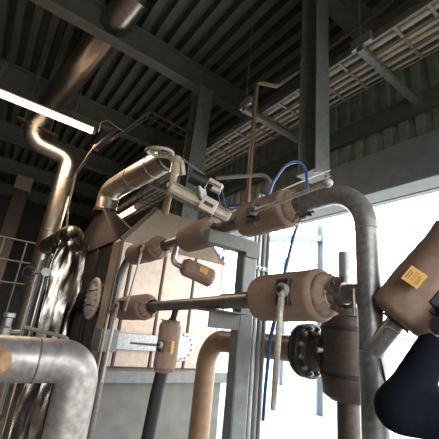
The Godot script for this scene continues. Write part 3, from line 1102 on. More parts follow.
func build_actuator() -> void:
	var o := thing("pneumatic_actuator", "cream pneumatic valve actuator with black solenoid above the jackets", "actuator", Vector3(1.140, 2.422, -1.889))
	var a := Vector3(0.930, 2.532, -2.028)
	var b := Vector3(1.330, 2.363, -1.822)
	var d := (b - a).normalized()
	var st := mb()
	lathe(st, a, d, [[0, 0.045], [0.01, 0.052], [0.03, 0.052], [0.035, 0.047], [a.distance_to(b) - 0.035, 0.047], [a.distance_to(b) - 0.03, 0.052], [a.distance_to(b) - 0.01, 0.052], [a.distance_to(b), 0.045]], 24)
	obj("cylinder", st, M.cream, o)
	var f := frame(d)
	for s in [-1, 1]:
		for t in [-1, 1]:
			st = mb()
			var q: Vector3 = f.x * (0.04 * s) + f.z * (0.04 * t)
			cyl(st, a + q, b + q, 0.005, 8)
			obj("tie_rod", st, M.galv, o)
	# housing with a slot
	var c := Vector3(1.124, 2.394, -1.797)
	var hb := Basis(d, f.z, d.cross(f.z))
	if hb.z.dot(Vector3(0, 1.6, 0) - c) < 0:
		hb = Basis(d, -f.z, d.cross(-f.z))
	st = mb()
	obox(st, c, hb, Vector3(0.115, 0.105, 0.07), 0.006)
	var h := obj("housing", st, M.white_part, o)
	st = mb()
	obox(st, c + hb.z * 0.034, hb, Vector3(0.07, 0.026, 0.006))
	obj("slot", st, M.dark_iron, h)
	# bracket to the valve
	st = mb()
	bar(st, Vector3(1.137, 2.372, -1.873), Vector3(1.2, 2.30, -1.98), 0.05, 0.05, Vector3.RIGHT, 0.005)
	obj("mounting_bracket", st, M.bare_steel, o)
	# solenoid and positioner on top
	st = mb()
	cyl(st, Vector3(1.020, 2.620, -1.905), Vector3(1.127, 2.577, -1.849), 0.052, 20)
	obj("solenoid", st, M.black, o)
	st = mb()
	bar(st, Vector3(1.085, 2.558, -1.885), Vector3(1.128, 2.466, -1.893), 0.075, 0.06, Vector3.RIGHT, 0.006)
	obj("manifold", st, M.galv, o)
	st = mb()
	bar(st, Vector3(1.082, 2.650, -1.901), Vector3(1.239, 2.584, -1.820), 0.045, 0.03, Vector3.UP, 0.005)
	obj("top_rail", st, M.white_part, o)
	st = mb()
	obox(st, Vector3(1.222, 2.581, -1.858), hb, Vector3(0.075, 0.07, 0.04), 0.005)
	obj("junction_box", st, M.white_part, o)
	st = mb()
	obox(st, Vector3(1.102, 2.504, -2.010), hb, Vector3(0.06, 0.10, 0.03), 0.004)
	obj("side_plate", st, M.white_part, o)
	for q in [[Vector3(1.215, 2.539, -1.829), Vector3(1.241, 2.445, -1.824), Vector3(1.298, 2.391, -1.819)], [Vector3(1.245, 2.563, -1.825), Vector3(1.278, 2.462, -1.817), Vector3(1.311, 2.410, -1.816)]]:
		st = mb()
		tube(st, bend(q, 0.03, 5), 0.006, 8)
		obj("air_line", st, M.blue, o)
	# valve with handwheel at upper left
	var v := thing("handwheel_valve", "pale valve with a round handwheel, left of the actuator", "valve", Vector3(1.010, 2.755, -2.163))
	st = mb()
	torus(st, Vector3(0.885, 2.887, -2.222), Vector3(-0.14, 1, 0.12), 0.100, 0.015, 40, 10)
	var hw := obj("handwheel", st, M.lever, v)
	for i in 4:
		st = mb()
		var an := TAU * i / 4 + 0.5
		var ff := frame(Vector3(-0.14, 1, 0.12))
		var q := Vector3(0.885, 2.887, -2.222)
		cyl(st, q, q + (ff.x * cos(an) + ff.z * sin(an)) * 0.1, 0.006, 8)
		obj("spoke", st, M.lever, hw)
	st = mb()
	cyl(st, Vector3(0.885, 2.887, -2.222), Vector3(1.016, 2.802, -2.140), 0.010, 10)
	obj("stem", st, M.lever, v)
	st = mb()
	var v0 := Vector3(0.996, 2.854, -2.134)
	var v1 := Vector3(0.989, 2.580, -2.121)
	var vl := v0.distance_to(v1)
	lathe(st, v0, v1 - v0, [[0, 0.03], [0.02, 0.048], [0.05, 0.048], [0.06, 0.034], [vl * 0.55, 0.038], [vl * 0.6, 0.026], [vl * 0.85, 0.022], [vl * 0.88, 0.04], [vl, 0.04]], 20)
	obj("valve_body", st, M.cream, v)
	st = mb()
	bar(st, Vector3(1.019, 2.825, -2.103), Vector3(1.063, 2.716, -2.118), 0.04, 0.035, Vector3.RIGHT, 0.004)
	obj("side_block", st, M.lever, v)
	st = mb()
	cyl(st, Vector3(0.989, 2.572, -2.150), Vector3(1.006, 2.395, -2.209), 0.026, 12)
	obj("tail_pipe", st, M.tan_wrap, v)
	pipe("thin_tube", "thin pale tube from the handwheel valve to the actuator", [Vector3(1.021, 2.840, -2.096), Vector3(1.089, 2.740, -1.988), Vector3(1.112, 2.668, -1.898)], 0.006, M.lever, 0.05, 8)

# ---------------------------------------------------------------- right foreground and middle
func build_right() -> void:
	var st := mb()
	# tan pipe with elbow
	var tp := thing("tan_pipe", "thick tan painted pipe with an elbow, passing behind the skid column", "pipe", Vector3(1.8, 0, -2.56))
	tube(st, bend([Vector3(1.8, 1.535, -1.50), Vector3(1.8, 1.51, -2.60), Vector3(1.8, 0.0, -2.60)], 0.22, 14), 0.086, 32)
	obj("pipe", st, M.tan_paint, tp)
	for q in [[Vector3(1.8, 1.29, -2.60), Vector3.UP], [Vector3(1.8, 1.515, -2.38), Vector3.BACK]]:
		st = mb()
		torus(st, q[0], q[1], 0.086, 0.004, 32, 6)
		obj("weld", st, M.tan_paint, tp)
	# gate valve with flanges
	var gv := thing("gate_valve", "dark brown flanged gate valve behind the riser pipe", "valve", Vector3(1.8, 1.3, -1.2))
	flange(gv, Vector3(1.8, 1.535, -1.495), Vector3.BACK, 0.163, 0.03, 0.08, 12, M.dark_iron, 0.016)
	flange(gv, Vector3(1.8, 1.535, -1.455), Vector3.BACK, 0.165, 0.035, 0.05, 12, M.dark_iron, 0.016, "valve_flange")
	st = mb()
	lathe(st, Vector3(1.8, 1.535, -1.44), Vector3.BACK, [[0, 0.125], [0.03, 0.108], [0.10, 0.108], [0.14, 0.14]], 32)
	obj("neck", st, M.valve_paint, gv)
	st = mb()
	lathe(st, Vector3(1.8, 1.30, -1.20), Vector3.UP, [[0, 0.09], [0.03, 0.135], [0.12, 0.145], [0.40, 0.145], [0.44, 0.15]], 32, false)
	obj("body", st, M.valve_paint, gv)
	for y in [1.665, 1.42]:
		st = mb()
		lathe(st, Vector3(1.8, y, -1.20), Vector3.UP, [[0, 0.14], [0.004, 0.152], [0.02, 0.152], [0.024, 0.14]], 32)
		obj("rib", st, M.dark_iron, gv)
	st = mb()
	lathe(st, Vector3(1.8, 1.74, -1.20), Vector3.UP, [[0, 0.155], [0.004, 0.16], [0.045, 0.16], [0.05, 0.155]], 32)
	var bf := obj("bonnet_flange", st, M.valve_paint, gv)
	for x in 14:
		st = mb()
		var q := Vector3(1.8 + cos(TAU * x / 14) * 0.136, 1.79, -1.20 + sin(TAU * x / 14) * 0.136)
		nut(st, q, Vector3.UP, 0.015, 0.02)
		cyl(st, q, q + Vector3(0, 0.03, 0), 0.008, 8)
		obj("bolt", st, M.bare_steel, bf)
	st = mb()
	lathe(st, Vector3(1.8, 1.79, -1.20), Vector3.UP, [[0, 0.11], [0.02, 0.10], [0.06, 0.06], [0.10, 0.055]], 28)
	obj("bonnet", st, M.valve_paint, gv)
	st = mb()
	lathe(st, Vector3(1.8, 1.87, -1.20), Vector3.UP, [[0, 0.046], [0.05, 0.046], [0.052, 0.041], [0.262, 0.041], [0.27, 0.037]], 28)
	obj("stem_cover", st, M.galv, gv)
	for y in [1.90, 1.925]:
		st = mb()
		torus(st, Vector3(1.8, y, -1.20), Vector3.UP, 0.045, 0.005, 28, 6)
		obj("ring", st, M.galv, gv)
	st = mb()
	nut(st, Vector3(1.675, 1.55, -1.275), Vector3(-0.85, 0, -0.5).normalized(), 0.017, 0.03)
	obj("plug", st, M.lever, gv)
	st = mb()
	lathe(st, Vector3(1.8, 0.0, -1.20), Vector3.UP, [[0, 0.15], [0.02, 0.15], [0.022, 0.06], [1.31, 0.06]], 20)
	obj("support_leg", st, M.valve_paint, gv)
	# blue hose
	pipe("blue_hose", "bright blue air hose looping over the upper jacket and hanging down", [Vector3(1.289, 2.441, -1.780), Vector3(1.377, 2.444, -1.655), Vector3(1.364, 2.443, -1.472), Vector3(1.368, 2.545, -1.428), Vector3(1.398, 2.650, -1.365), Vector3(1.455, 2.696, -1.307), Vector3(1.516, 2.652, -1.283), Vector3(1.523, 2.496, -1.278), Vector3(1.507, 2.359, -1.293), Vector3(1.474, 2.195, -1.331), Vector3(1.460, 1.950, -1.388), Vector3(1.459, 1.746, -1.433), Vector3(1.473, 1.574, -1.493), Vector3(1.515, 1.285, -1.556), Vector3(1.548, 1.129, -1.595)], 0.0105, M.blue, 0.12, 12, "hose")
	# copper coloured riser in front of the tray
	pipe("conduit_riser", "slim brown conduit rising past the cable tray with a double bend at its top", [Vector3(2.380, 2.852, -2.910), Vector3(2.043, 4.447, -2.497), Vector3(2.248, 4.425, -2.366), Vector3(2.550, 4.801, -2.007), Vector3(3.086, 5.510, -1.353)], 0.029, M.copper, 0.05, 16, "conduit")
	var gt := Vector3(2.000, 3.078, -2.122)
	pipe("guard_tube", "slim grey tube bent over beside the upper jacket", [Vector3(1.582, 2.988, -2.444), gt, Vector3(gt.x, 0.0, gt.z)], 0.020, M.grey_steel, 0.1, 14)
	pipe("signal_cable", "thin taut grey cable above the upper jacket", [Vector3(1.314, 2.401, -1.842), Vector3(1.825, 2.764, -1.602), Vector3(2.219, 3.024, -1.610)], 0.005, M.lever, 0.02, 8, "cable")
	pipe("black_lead", "thin black lead hanging from the riser below its branch", [Vector3(1.172, 1.564, -0.655), Vector3(1.180, 1.527, -0.652), Vector3(1.216, 1.449, -0.659), Vector3(1.257, 1.305, -0.689)], 0.004, M.black, 0.03, 8, "cable")
	pipe("tie_wire", "thin wire tied round the branch below the tilted jacket", [Vector3(1.130, 1.584, -0.638), Vector3(1.097, 1.678, -0.597), Vector3(1.152, 1.647, -0.572)], 0.0014, M.galv, 0.02, 6, "wire")

# ---------------------------------------------------------------- left side
func build_left() -> void:
	# tall stainless pipe
	var o := thing("stainless_stack", "tall polished stainless pipe with elbows rising past the tube lamp", "pipe", Vector3(0.8, 0, -6.6))
	var base := Vector3(0.820, 2.660, -6.677)
	var top := Vector3(base.x, Vector3(0.747, 4.521, -6.677).y, base.z)
	var t2 := Vector3(0.020, 4.647, -6.677)
	var t3 := Vector3(0.176, 5.274, -6.445)
	var t4 := Vector3(0.449, 5.628, -5.156)
	var dirn := (t4 - t3).normalized()
	var st := mb()
	tube(st, bend([Vector3(base.x, 0.0, base.z), top, t2, t3], 0.26, 8), 0.165, 28)
	obj("lower_pipe", st, M.stainless, o)
	for y in [2.05, 3.0, 4.05]:
		st = mb()
		lathe(st, Vector3(base.x, y, base.z), Vector3.UP, [[0, 0.166], [0.005, 0.171], [0.025, 0.171], [0.03, 0.166]], 28)
		obj("joint_ring", st, M.stainless, o)
	st = mb()
	var t5 := t4 + dirn * ((6.02 - t4.y) / maxf(dirn.y, 0.05))
	var t3b := t3 + dirn * 0.1
	tube(st, PackedVector3Array([t3b, t3b + dirn * 0.03, t5]), [0.17, 0.215, 0.215], 28)
	obj("upper_pipe", st, M.stainless, o)
	# hanging beam piece by the lamp
	var hb := thing("hanger_channel", "short brown channel hung behind the tube lamp, under the stainless pipe", "channel", Vector3(0.131, 4.862, -6.514))
	st = mb()
	bar(st, Vector3(-0.237, 4.872, -6.507), Vector3(0.503, 4.805, -6.538), 0.16, 0.05, Vector3.UP, 0.005)
	obj("channel", st, M.brown_paint, hb)
	for q in [Vector3(-0.112, 4.906, -6.535), Vector3(0.342, 4.847, -6.503)]:
		st = mb()
		cyl(st, q, Vector3(q.x, 6.0, q.z), 0.012, 8)
		obj("hanger_rod", st, M.galv, hb)
	# conduit run by the lamp end
	var cr := thing("conduit_run", "thin brown conduit frame running from the tube lamp to the grey column", "conduit", Vector3(1.302, 4.643, -5.034))
	st = mb()
	tube(st, bend([Vector3(0.836, 3.492, -5.818), Vector3(0.846, 3.858, -5.663), Vector3(0.979, 4.338, -5.378), Vector3(1.302, 4.643, -5.034), Vector3(1.571, 4.991, -4.709), Vector3(2.245, 4.694, -4.367)], 0.08, 6), 0.022, 12)
	obj("tube", st, M.dark_conduit, cr)
	st = mb()
	tube(st, bend([Vector3(1.163, 4.458, -5.331), Vector3(1.362, 4.668, -5.110), Vector3(1.612, 4.952, -4.824), Vector3(2.073, 4.739, -4.594), Vector3(2.244, 4.693, -4.496)], 0.06, 6), 0.014, 12)
	obj("tube", st, M.dark_conduit, cr)
	for q in [[Vector3(1.571, 4.991, -4.709), Vector3(1.575, 4.880, -4.878)], [Vector3(1.928, 4.820, -4.533), Vector3(1.935, 4.773, -4.675)], [Vector3(1.302, 4.643, -5.034), Vector3(1.205, 4.514, -5.280)]]:
		st = mb()
		tube(st, PackedVector3Array(q), 0.012, 8)
		obj("cross_piece", st, M.dark_conduit, cr)
	st = mb()
	bar(st, Vector3(0.984, 4.272, -5.402), Vector3(1.239, 4.668, -5.067), 0.10, 0.05, Vector3.UP, 0.005)
	obj("junction_box", st, M.dark_iron, cr)
	pipe("lamp_cable", "thin pale cable looping from the tube lamp to the conduit", [Vector3(0.988, 4.622, -5.385), Vector3(0.962, 4.761, -5.283), Vector3(1.040, 4.776, -5.160), Vector3(1.201, 4.638, -5.041), Vector3(1.283, 4.573, -4.947)], 0.010, M.lever, 0.06, 8, "cable")
	pipe("drop_cable", "thin grey cable dropping from the conduit beside the stainless pipe", [Vector3(0.839, 3.838, -5.613), Vector3(0.877, 3.301, -5.803), Vector3(1.019, 2.694, -5.951)], 0.014, M.lever, 0.1, 8, "cable")
	# crumpled foil ducts
	var fd := thing("foil_duct", "crumpled shiny foil clad elbow duct joining the tall stainless pipe", "duct", Vector3(0.805, 2.498, -5.475))
	st = mb()
	noise.seed = 77
	noise.frequency = 4.5
	var qa := Vector3(0.917, 2.291, -5.034)
	var p1 := Vector3(qa.x + 0.02, qa.y + 0.40, qa.z)
	var path := bend([Vector3(qa.x + 0.02, qa.y + 0.2, qa.z), p1, Vector3(base.x + 0.02, p1.y + 0.02, base.z + 0.16)], 0.17, 8)
	var rings := []
	var dense := PackedVector3Array()
	for i in path.size() - 1:
		var n := maxi(1, int(path[i].distance_to(path[i + 1]) / 0.05))
		for k in n:
			dense.append(path[i].lerp(path[i + 1], float(k) / n))
	dense.append(path[path.size() - 1])
	for i in dense.size():
		var t := (dense[mini(i + 1, dense.size() - 1)] - dense[maxi(i - 1, 0)]).normalized()
		var f := frame(t, Vector3(0.1, 0.0, 1.0))
		var ring := []
		for k in 36:
			var an := TAU * k / 36
			var d := f.x * cos(an) + f.z * sin(an)
			var q := (dense[i] + d * 0.15) * Vector3(1, 0.4, 1)
			ring.append(dense[i] + d * (0.15 + 0.02 * noise.get_noise_3dv(q) + 0.012 * absf(noise.get_noise_3dv(q * 3.0))))
		rings.append(ring)
	skin(st, rings)
	obj("duct", st, M.foil, fd)
	st = mb()
	var bd := (path[path.size() - 1] - path[path.size() - 2]).normalized()
	lathe(st, path[path.size() - 2] + bd * 0.15, bd, [[0, 0.16], [0.01, 0.17], [0.24, 0.17], [0.25, 0.16]], 32)
	obj("band", st, M.dull_clad, fd)
	var fb := thing("foil_box", "crumpled shiny metal box duct left of the flue casing", "duct", Vector3(1.059, 1.786, -5.141))
	st = mb()
	var lo := Vector3(qa.x - 0.18, 0.0, qa.z - 0.2)
	var hi := Vector3(qa.x + 0.22, qa.y + 0.25, qa.z + 0.2)
	var m := 18
	smooth(st)
	for face in 5:
		for i in m:
			for j in m:
				var pp := []
				for c in [[0, 0], [1, 0], [1, 1], [0, 1]]:
					var u := float(i + c[0]) / m
					var w := float(j + c[1]) / m
					var q: Vector3
					match face:
						0: q = Vector3(lerpf(lo.x, hi.x, u), lerpf(lo.y, hi.y, w), hi.z)
						1: q = Vector3(lerpf(hi.x, lo.x, u), lerpf(lo.y, hi.y, w), lo.z)
						2: q = Vector3(hi.x, lerpf(lo.y, hi.y, w), lerpf(hi.z, lo.z, u))
						3: q = Vector3(lo.x, lerpf(lo.y, hi.y, w), lerpf(lo.z, hi.z, u))
						4: q = Vector3(lerpf(lo.x, hi.x, u), hi.y, lerpf(hi.z, lo.z, w))
					var qs := q * Vector3(1, 0.3, 1)
					q += Vector3(noise.get_noise_3dv(qs), 0.4 * noise.get_noise_3dv(qs + Vector3(5, 0, 0)), noise.get_noise_3dv(qs + Vector3(0, 7, 0))) * 0.07
					pp.append(q)
				quad(st, pp[0], pp[1], pp[2], pp[3])
	obj("cladding", st, M.foil, fb)
	st = mb()
	lathe(st, Vector3(lo.x - 0.012, qa.y - 0.03, qa.z), Vector3.LEFT, [[0, 0.11], [0.02, 0.11]], 24)
	obj("inspection_disc", st, M.galv, fb)
	# slim uprights
	var ups := [[Vector3(0.739, 1.093, -5.321), 0.030, "stainless", "pale upright tube closest to the tall stainless pipe"], [Vector3(0.803, 1.101, -5.273), 0.022, "galv", "thin pale upright tube beside the foil duct"], [Vector3(0.680, 1.072, -5.498), 0.022, "galv", "thin upright tube at the far left before the railing"]]
	for u in ups:
		var p: Vector3 = u[0]
		st = mb()
		cyl(st, Vector3(p.x, 0, p.z), Vector3(p.x, p.y + 1.25, p.z), u[1], 16)
		tag(obj("upright_tube", st, M[u[2]]), u[3], "pipe", "slim upright tubes at left")
	# instrument with dark round face
	var ins := thing("pressure_gauge", "round dark faced gauge on a pale arm at left", "gauge", Vector3(0.642, 2.067, -4.610))
	st = mb()
	var gc := Vector3(0.642, 2.067, -4.610)
	var gd := (Vector3(0, 1.6, 0) - gc).normalized()
	lathe(st, gc - gd * 0.03, gd, [[0, 0.045], [0.03, 0.052], [0.04, 0.052], [0.04, 0.034]], 24)
	obj("case", st, M.galv, ins)
	st = mb()
	lathe(st, gc - gd * 0.005, gd, [[0, 0.036], [0.012, 0.036]], 24)
	obj("face", st, M.black, ins)
	st = mb()
	bar(st, Vector3(0.532, 2.046, -4.758), Vector3(0.607, 2.066, -4.673), 0.05, 0.03, Vector3.UP, 0.004)
	obj("arm", st, M.cream, ins)
	st = mb()
	tube(st, bend([Vector3(0.677, 2.001, -4.651), Vector3(0.679, 1.733, -4.758), Vector3(0.705, 1.345, -4.897), Vector3(0.774, 0.950, -5.010)], 0.1, 5), 0.012, 8)
	obj("stem", st, M.galv, ins)
	st = mb()
	torus(st, Vector3(0.473, 2.046, -4.734), gd + Vector3(0, 0.15, 0), 0.068, 0.005, 28, 6)
	tag(obj("cable_loop", st, M.blue), "small loop of thin blue cable round the upright tubes", "cable")
	# hand rail behind
	var rl := thing("guard_rail", "dim grey guard rail at far left behind the upright tubes", "rail", Vector3(0.5, 0, -8.2))
	for y in [2.1, 2.55, 3.0]:
		st = mb()
		cyl(st, Vector3(-1.2, y, -8.2), Vector3(1.2, y, -8.2), 0.02, 10)
		obj("rail", st, M.grey_steel, rl)
	for x in [-1.0, 0.2, 0.62, 1.1]:
		st = mb()
		cyl(st, Vector3(x, 0.0, -8.2), Vector3(x, 3.0, -8.2), 0.017, 10)
		obj("post", st, M.grey_steel, rl)
	var dv := thing("drain_cock", "small pale drain cock at the left edge above the large pipe", "valve", Vector3(0.324, 1.479, -4.171))
	st = mb()
	var da := Vector3(0.357, 1.302, -4.220)
	lathe(st, Vector3(da.x, 0.0, da.z), Vector3.UP, [[0, 0.03], [da.y, 0.03], [da.y + 0.02, 0.055], [da.y + 0.10, 0.055], [da.y + 0.12, 0.04], [da.y + 0.20, 0.04], [da.y + 0.21, 0.06], [da.y + 0.25, 0.06]], 18)
	obj("body", st, M.galv, dv)
	st = mb()
	cyl(st, Vector3(da.x, da.y + 0.06, da.z), Vector3(da.x + 0.14, da.y + 0.07, da.z + 0.05), 0.022, 12)
	obj("outlet", st, M.galv, dv)
	# bent small tube in front of the foil duct
	var bt := Vector3(0.716, 1.417, -3.033)
	pipe("bent_tube", "slim grey tube bent down above the big pipe elbow", [Vector3(0.383, 1.470, -3.112), bt, Vector3(bt.x, 0.0, bt.z)], 0.015, M.grey_steel, 0.05, 12)
	# big bare steel pipe in the lower left
	var bp := thing("large_elbow_pipe", "large bare steel pipe with a welded elbow at lower left", "pipe", Vector3(0.6, 0, -2.2))
	st = mb()
	tube(st, PackedVector3Array([Vector3(-1.5, 1.345, -2.2), Vector3(0.37, 1.343, -2.2)]), 0.118, 36)
	obj("straight", st, M.bare_steel, bp)
	st = mb()
	tube(st, bend([Vector3(0.37, 1.343, -2.2), Vector3(0.617, 1.343, -2.2), Vector3(0.617, 0.0, -2.2)], 0.245, 16), 0.118, 36)
	obj("elbow", st, M.bare_steel, bp)
	st = mb()
	torus(st, Vector3(0.37, 1.343, -2.2), Vector3.RIGHT, 0.117, 0.006, 36, 6)
	obj("weld", st, M.black_pipe, bp)
	# tan wrapped end in front of it
	var tw := thing("wrapped_fitting", "small tan wrapped pipe fitting at the left edge in front of the large pipe", "fitting", Vector3(0.150, 1.378, -1.776))
	st = mb()
	var ta := Vector3(0.088, 1.375, -1.820)
	var tb := Vector3(0.184, 1.383, -1.751)
	var tl := ta.distance_to(tb)
	lathe(st, ta, tb - ta, [[0, 0.05], [tl * 0.8, 0.055], [tl * 0.95, 0.05], [tl, 0.035]], 24, false)
	obj("cap", st, M.tan_wrap, tw)
	st = mb()
	lathe(st, Vector3(ta.x - 0.02, 0, ta.z), Vector3.UP, [[0, 0.05], [0.02, 0.05], [0.021, 0.02], [ta.y, 0.02]], 14)
	obj("stand", st, M.dark_iron, tw)

# ---------------------------------------------------------------- outside
func build_outside() -> void:
	var st := mb()
	bx(st, Vector3(-60, -0.5, -90), Vector3(140, -0.31, 60))
	var g := obj("ground", st, M.grass)
	g.set_meta("kind", "structure")
	tag(g, "pale grassy ground outside the open wall", "ground")
	st = mb()
	bx(st, Vector3(3.9, -0.31, -40), Vector3(12.5, -0.03, 30))
	var pv := obj("yard_paving", st, M.paving)
	pv.set_meta("kind", "structure")
	tag(pv, "pale paved yard outside the open wall", "paving")
	# low warehouse
	var o := thing("warehouse", "long low pale warehouse far outside the opening", "building", Vector3(34, -0.31, -30))
	st = mb()
	bx(st, Vector3(30, -0.31, -46), Vector3(40, 2.5, -16))
	obj("wall", st, M.far_wall, o)
	st = mb()
	bx(st, Vector3(29.6, 2.5, -46.4), Vector3(40.4, 3.1, -15.6))
	obj("roof", st, M.far_roof, o)
	for k in 5:
		st = mb()
		bx(st, Vector3(29.96, 0.7, -43.0 + k * 5.6), Vector3(30.0, 1.7, -41.0 + k * 5.6))
		obj("window", st, M.window, o)
	# pale pipe rack outside
	var r := thing("pipe_rack", "pale outdoor steel frame seen through the opening", "frame", Vector3(7.0, -0.31, -6.0))
	for q in [Vector3(7.15, 0, -5.45), Vector3(4.9, 0, -8.6), Vector3(7.0, 0, -9.6), Vector3(9.6, 0, -9.0)]:
		st = mb()
		hbeam(st, Vector3(q.x, -0.31, q.z), Vector3(q.x, 4.6, q.z), 0.2, 0.2, 0.015, 0.01, Vector3.BACK)
		obj("post", st, M.rack_paint, r)
	for q in [[Vector3(4.9, 4.2, -8.6), Vector3(7.15, 4.2, -5.45)], [Vector3(4.9, 2.9, -8.6), Vector3(7.0, 2.9, -9.6)], [Vector3(4.9, 4.2, -8.6), Vector3(7.0, 4.2, -9.6)], [Vector3(4.9, 1.6, -8.6), Vector3(7.0, 1.6, -9.6)]]:
		st = mb()
		bar(st, q[0], q[1], 0.14, 0.16, Vector3.UP)
		obj("crossbeam", st, M.rack_paint, r)
	for q in [[Vector3(4.9, 1.6, -8.6), Vector3(7.0, 2.9, -9.6)], [Vector3(4.9, 4.2, -8.6), Vector3(7.0, 2.9, -9.6)]]:
		st = mb()
		bar(st, q[0], q[1], 0.06, 0.06, Vector3.UP)
		obj("brace", st, M.rack_paint, r)

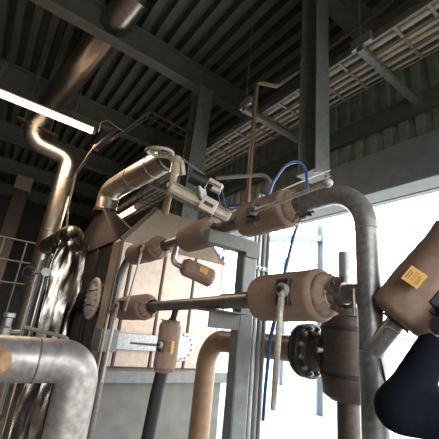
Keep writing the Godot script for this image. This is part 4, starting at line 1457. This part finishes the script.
# ---------------------------------------------------------------- person at the right edge
func build_person() -> void:
	var sh := Vector3(1.17, 1.42, -0.24)       # left shoulder
	var el := Vector3(1.011, 1.448, -0.519)
	var wr := Vector3(1.119, 1.662, -0.435)
	var o := thing("person", "person in a navy sleeve and black wristwatch reaching for the tilted valve", "person", Vector3(1.36, 0, -0.10))
	var fd := (wr - el).normalized()
	# hand: palm and five fingers curled
	var st := mb()
	var back := Vector3(-0.75, 0.0, 0.62)                       # away from the palm
	back = (back - fd * back.dot(fd)).normalized()
	var side := fd.cross(back).normalized()                      # across the palm
	var hdn := (fd * 0.45 + Vector3(0.80, 0.10, 0.59) * 0.9).normalized()
	back = (back - hdn * back.dot(hdn)).normalized()
	side = hdn.cross(back).normalized()
	var pc := wr + hdn * 0.055
	var bones := [[wr - fd * 0.09, wr, 0.029, 0.026], [wr, pc, 0.026, 0.028]]
	for i in 4:
		var s := (i - 1.5) * 0.019
		var k0 := wr + hdn * 0.03 + side * s * 0.8
		var k1 := wr + hdn * (0.092 - absf(i - 1.3) * 0.005) + side * s
		bones.append([k0, k1, 0.015, 0.0105])
		var len: float = [0.036, 0.042, 0.039, 0.030][i]
		var k2 := k1 + (hdn * 0.75 - back * 0.65).normalized() * len
		var k3 := k2 + (hdn * 0.05 - back * 1.0).normalized() * len * 0.7
		var k4 := k3 + (-hdn * 0.6 - back * 0.7).normalized() * len * 0.55
		bones.append([k1, k2, 0.0105, 0.0095])
		bones.append([k2, k3, 0.0095, 0.0085])
		bones.append([k3, k4, 0.0085, 0.0075])
	var t0 := wr + hdn * 0.03 - side * 0.024
	var t1 := t0 + (hdn * 0.6 - side * 0.7 - back * 0.3).normalized() * 0.04
	var t2 := t1 + (hdn * 0.8 - side * 0.1 - back * 0.5).normalized() * 0.032
	var t3 := t2 + (hdn * 0.7 + side * 0.3 - back * 0.6).normalized() * 0.026
	bones.append([t0, t1, 0.015, 0.012])
	bones.append([t1, t2, 0.012, 0.0105])
	bones.append([t2, t3, 0.0105, 0.0085])
	nets(st, bones, 0.0042, 0.008)
	# head and neck
	var hd := Vector3(1.36, 1.62, -0.12)
	nets(st, [[hd + Vector3(0, -0.24, 0.03), hd + Vector3(0, -0.08, 0.01), 0.058, 0.055], [hd + Vector3(0, 0.02, 0.015), hd + Vector3(0, 0.045, 0.0), 0.088, 0.086], [hd + Vector3(0, -0.075, -0.045), hd + Vector3(0, 0.0, -0.03), 0.045, 0.07], [hd + Vector3(0, 0.015, -0.098), hd + Vector3(0, -0.022, -0.118), 0.010, 0.014], [hd + Vector3(-0.088, -0.02, 0.0), hd + Vector3(-0.094, 0.02, 0.008), 0.012, 0.016], [hd + Vector3(0.088, -0.02, 0.0), hd + Vector3(0.094, 0.02, 0.008), 0.012, 0.016], [hd + Vector3(-0.022, -0.058, -0.098), hd + Vector3(0.022, -0.058, -0.098), 0.010, 0.010]], 0.007, 0.02)
	obj("body", st, M.skin, o)
	for s in [-1, 1]:
		st = mb()
		nets(st, [[hd + Vector3(0.032 * s, 0.012, -0.092), hd + Vector3(0.033 * s, 0.012, -0.091), 0.011, 0.011]], 0.004, 0.004)
		obj("eye", st, M.black, o)
	st = mb()
	nets(st, [[hd + Vector3(0, 0.06, 0.03), hd + Vector3(0, 0.075, -0.02), 0.090, 0.082], [hd + Vector3(0, 0.0, 0.06), hd + Vector3(0, 0.05, 0.045), 0.062, 0.08]], 0.010, 0.02)
	obj("hair", st, M.hair, o)
	# navy jacket: left arm raised, right arm hanging
	st = mb()
	var rs := Vector3(1.58, 1.42, -0.05)
	var cuff := wr - fd * 0.062
	nets(st, [[el, cuff, 0.054, 0.044], [sh, el, 0.068, 0.056], [sh, Vector3(1.30, 1.43, -0.12), 0.068, 0.09], [rs, Vector3(1.44, 1.43, -0.09), 0.068, 0.09], [rs, Vector3(1.65, 1.13, -0.02), 0.066, 0.055], [Vector3(1.65, 1.13, -0.02), Vector3(1.64, 0.90, -0.12), 0.054, 0.044], [Vector3(1.27, 1.32, -0.11), Vector3(1.29, 0.98, -0.08), 0.125, 0.12], [Vector3(1.45, 1.32, -0.08), Vector3(1.43, 0.98, -0.06), 0.125, 0.12], [Vector3(1.30, 0.95, -0.08), Vector3(1.42, 0.95, -0.07), 0.13, 0.13]], 0.014, 0.035)
	obj("navy_jacket", st, M.cloth, o)
	st = mb()
	nets(st, [[Vector3(1.28, 0.90, -0.08), Vector3(1.27, 0.50, -0.09), 0.105, 0.075], [Vector3(1.27, 0.50, -0.09), Vector3(1.26, 0.10, -0.06), 0.075, 0.055], [Vector3(1.44, 0.90, -0.07), Vector3(1.46, 0.50, -0.07), 0.105, 0.075], [Vector3(1.46, 0.50, -0.07), Vector3(1.47, 0.10, -0.04), 0.075, 0.055], [Vector3(1.30, 0.92, -0.08), Vector3(1.42, 0.92, -0.07), 0.12, 0.12]], 0.016, 0.03)
	obj("trousers", st, M.dark_wall, o)
	for q in [[1.26, -0.06], [1.47, -0.04]]:
		st = mb()
		nets(st, [[Vector3(q[0], 0.05, q[1] + 0.04), Vector3(q[0], 0.045, q[1] - 0.17), 0.05, 0.042]], 0.012, 0.02)
		obj("shoe", st, M.black, o)
	st = mb()
	nets(st, [[Vector3(1.64, 0.90, -0.12), Vector3(1.635, 0.82, -0.15), 0.030, 0.028], [Vector3(1.635, 0.82, -0.15), Vector3(1.63, 0.75, -0.17), 0.026, 0.012], [Vector3(1.635, 0.82, -0.16), Vector3(1.615, 0.77, -0.20), 0.013, 0.009]], 0.006, 0.01)
	obj("right_hand", st, M.skin, o)
	# watch
	var w := thing("wristwatch", "chunky black wristwatch on the raised wrist at the right edge", "watch", wr)
	st = mb()
	lathe(st, wr - fd * 0.012, fd, [[0, 0.027], [0.001, 0.033], [0.025, 0.033], [0.026, 0.027]], 28)
	obj("strap", st, M.black, w)
	st = mb()
	var wd := Vector3(-0.85, 0.1, 0.1)
	wd = (wd - fd * wd.dot(fd)).normalized()
	lathe(st, wr + wd * 0.026, wd, [[0, 0.026], [0.012, 0.026], [0.016, 0.021]], 28)
	obj("watch_case", st, M.black, w)
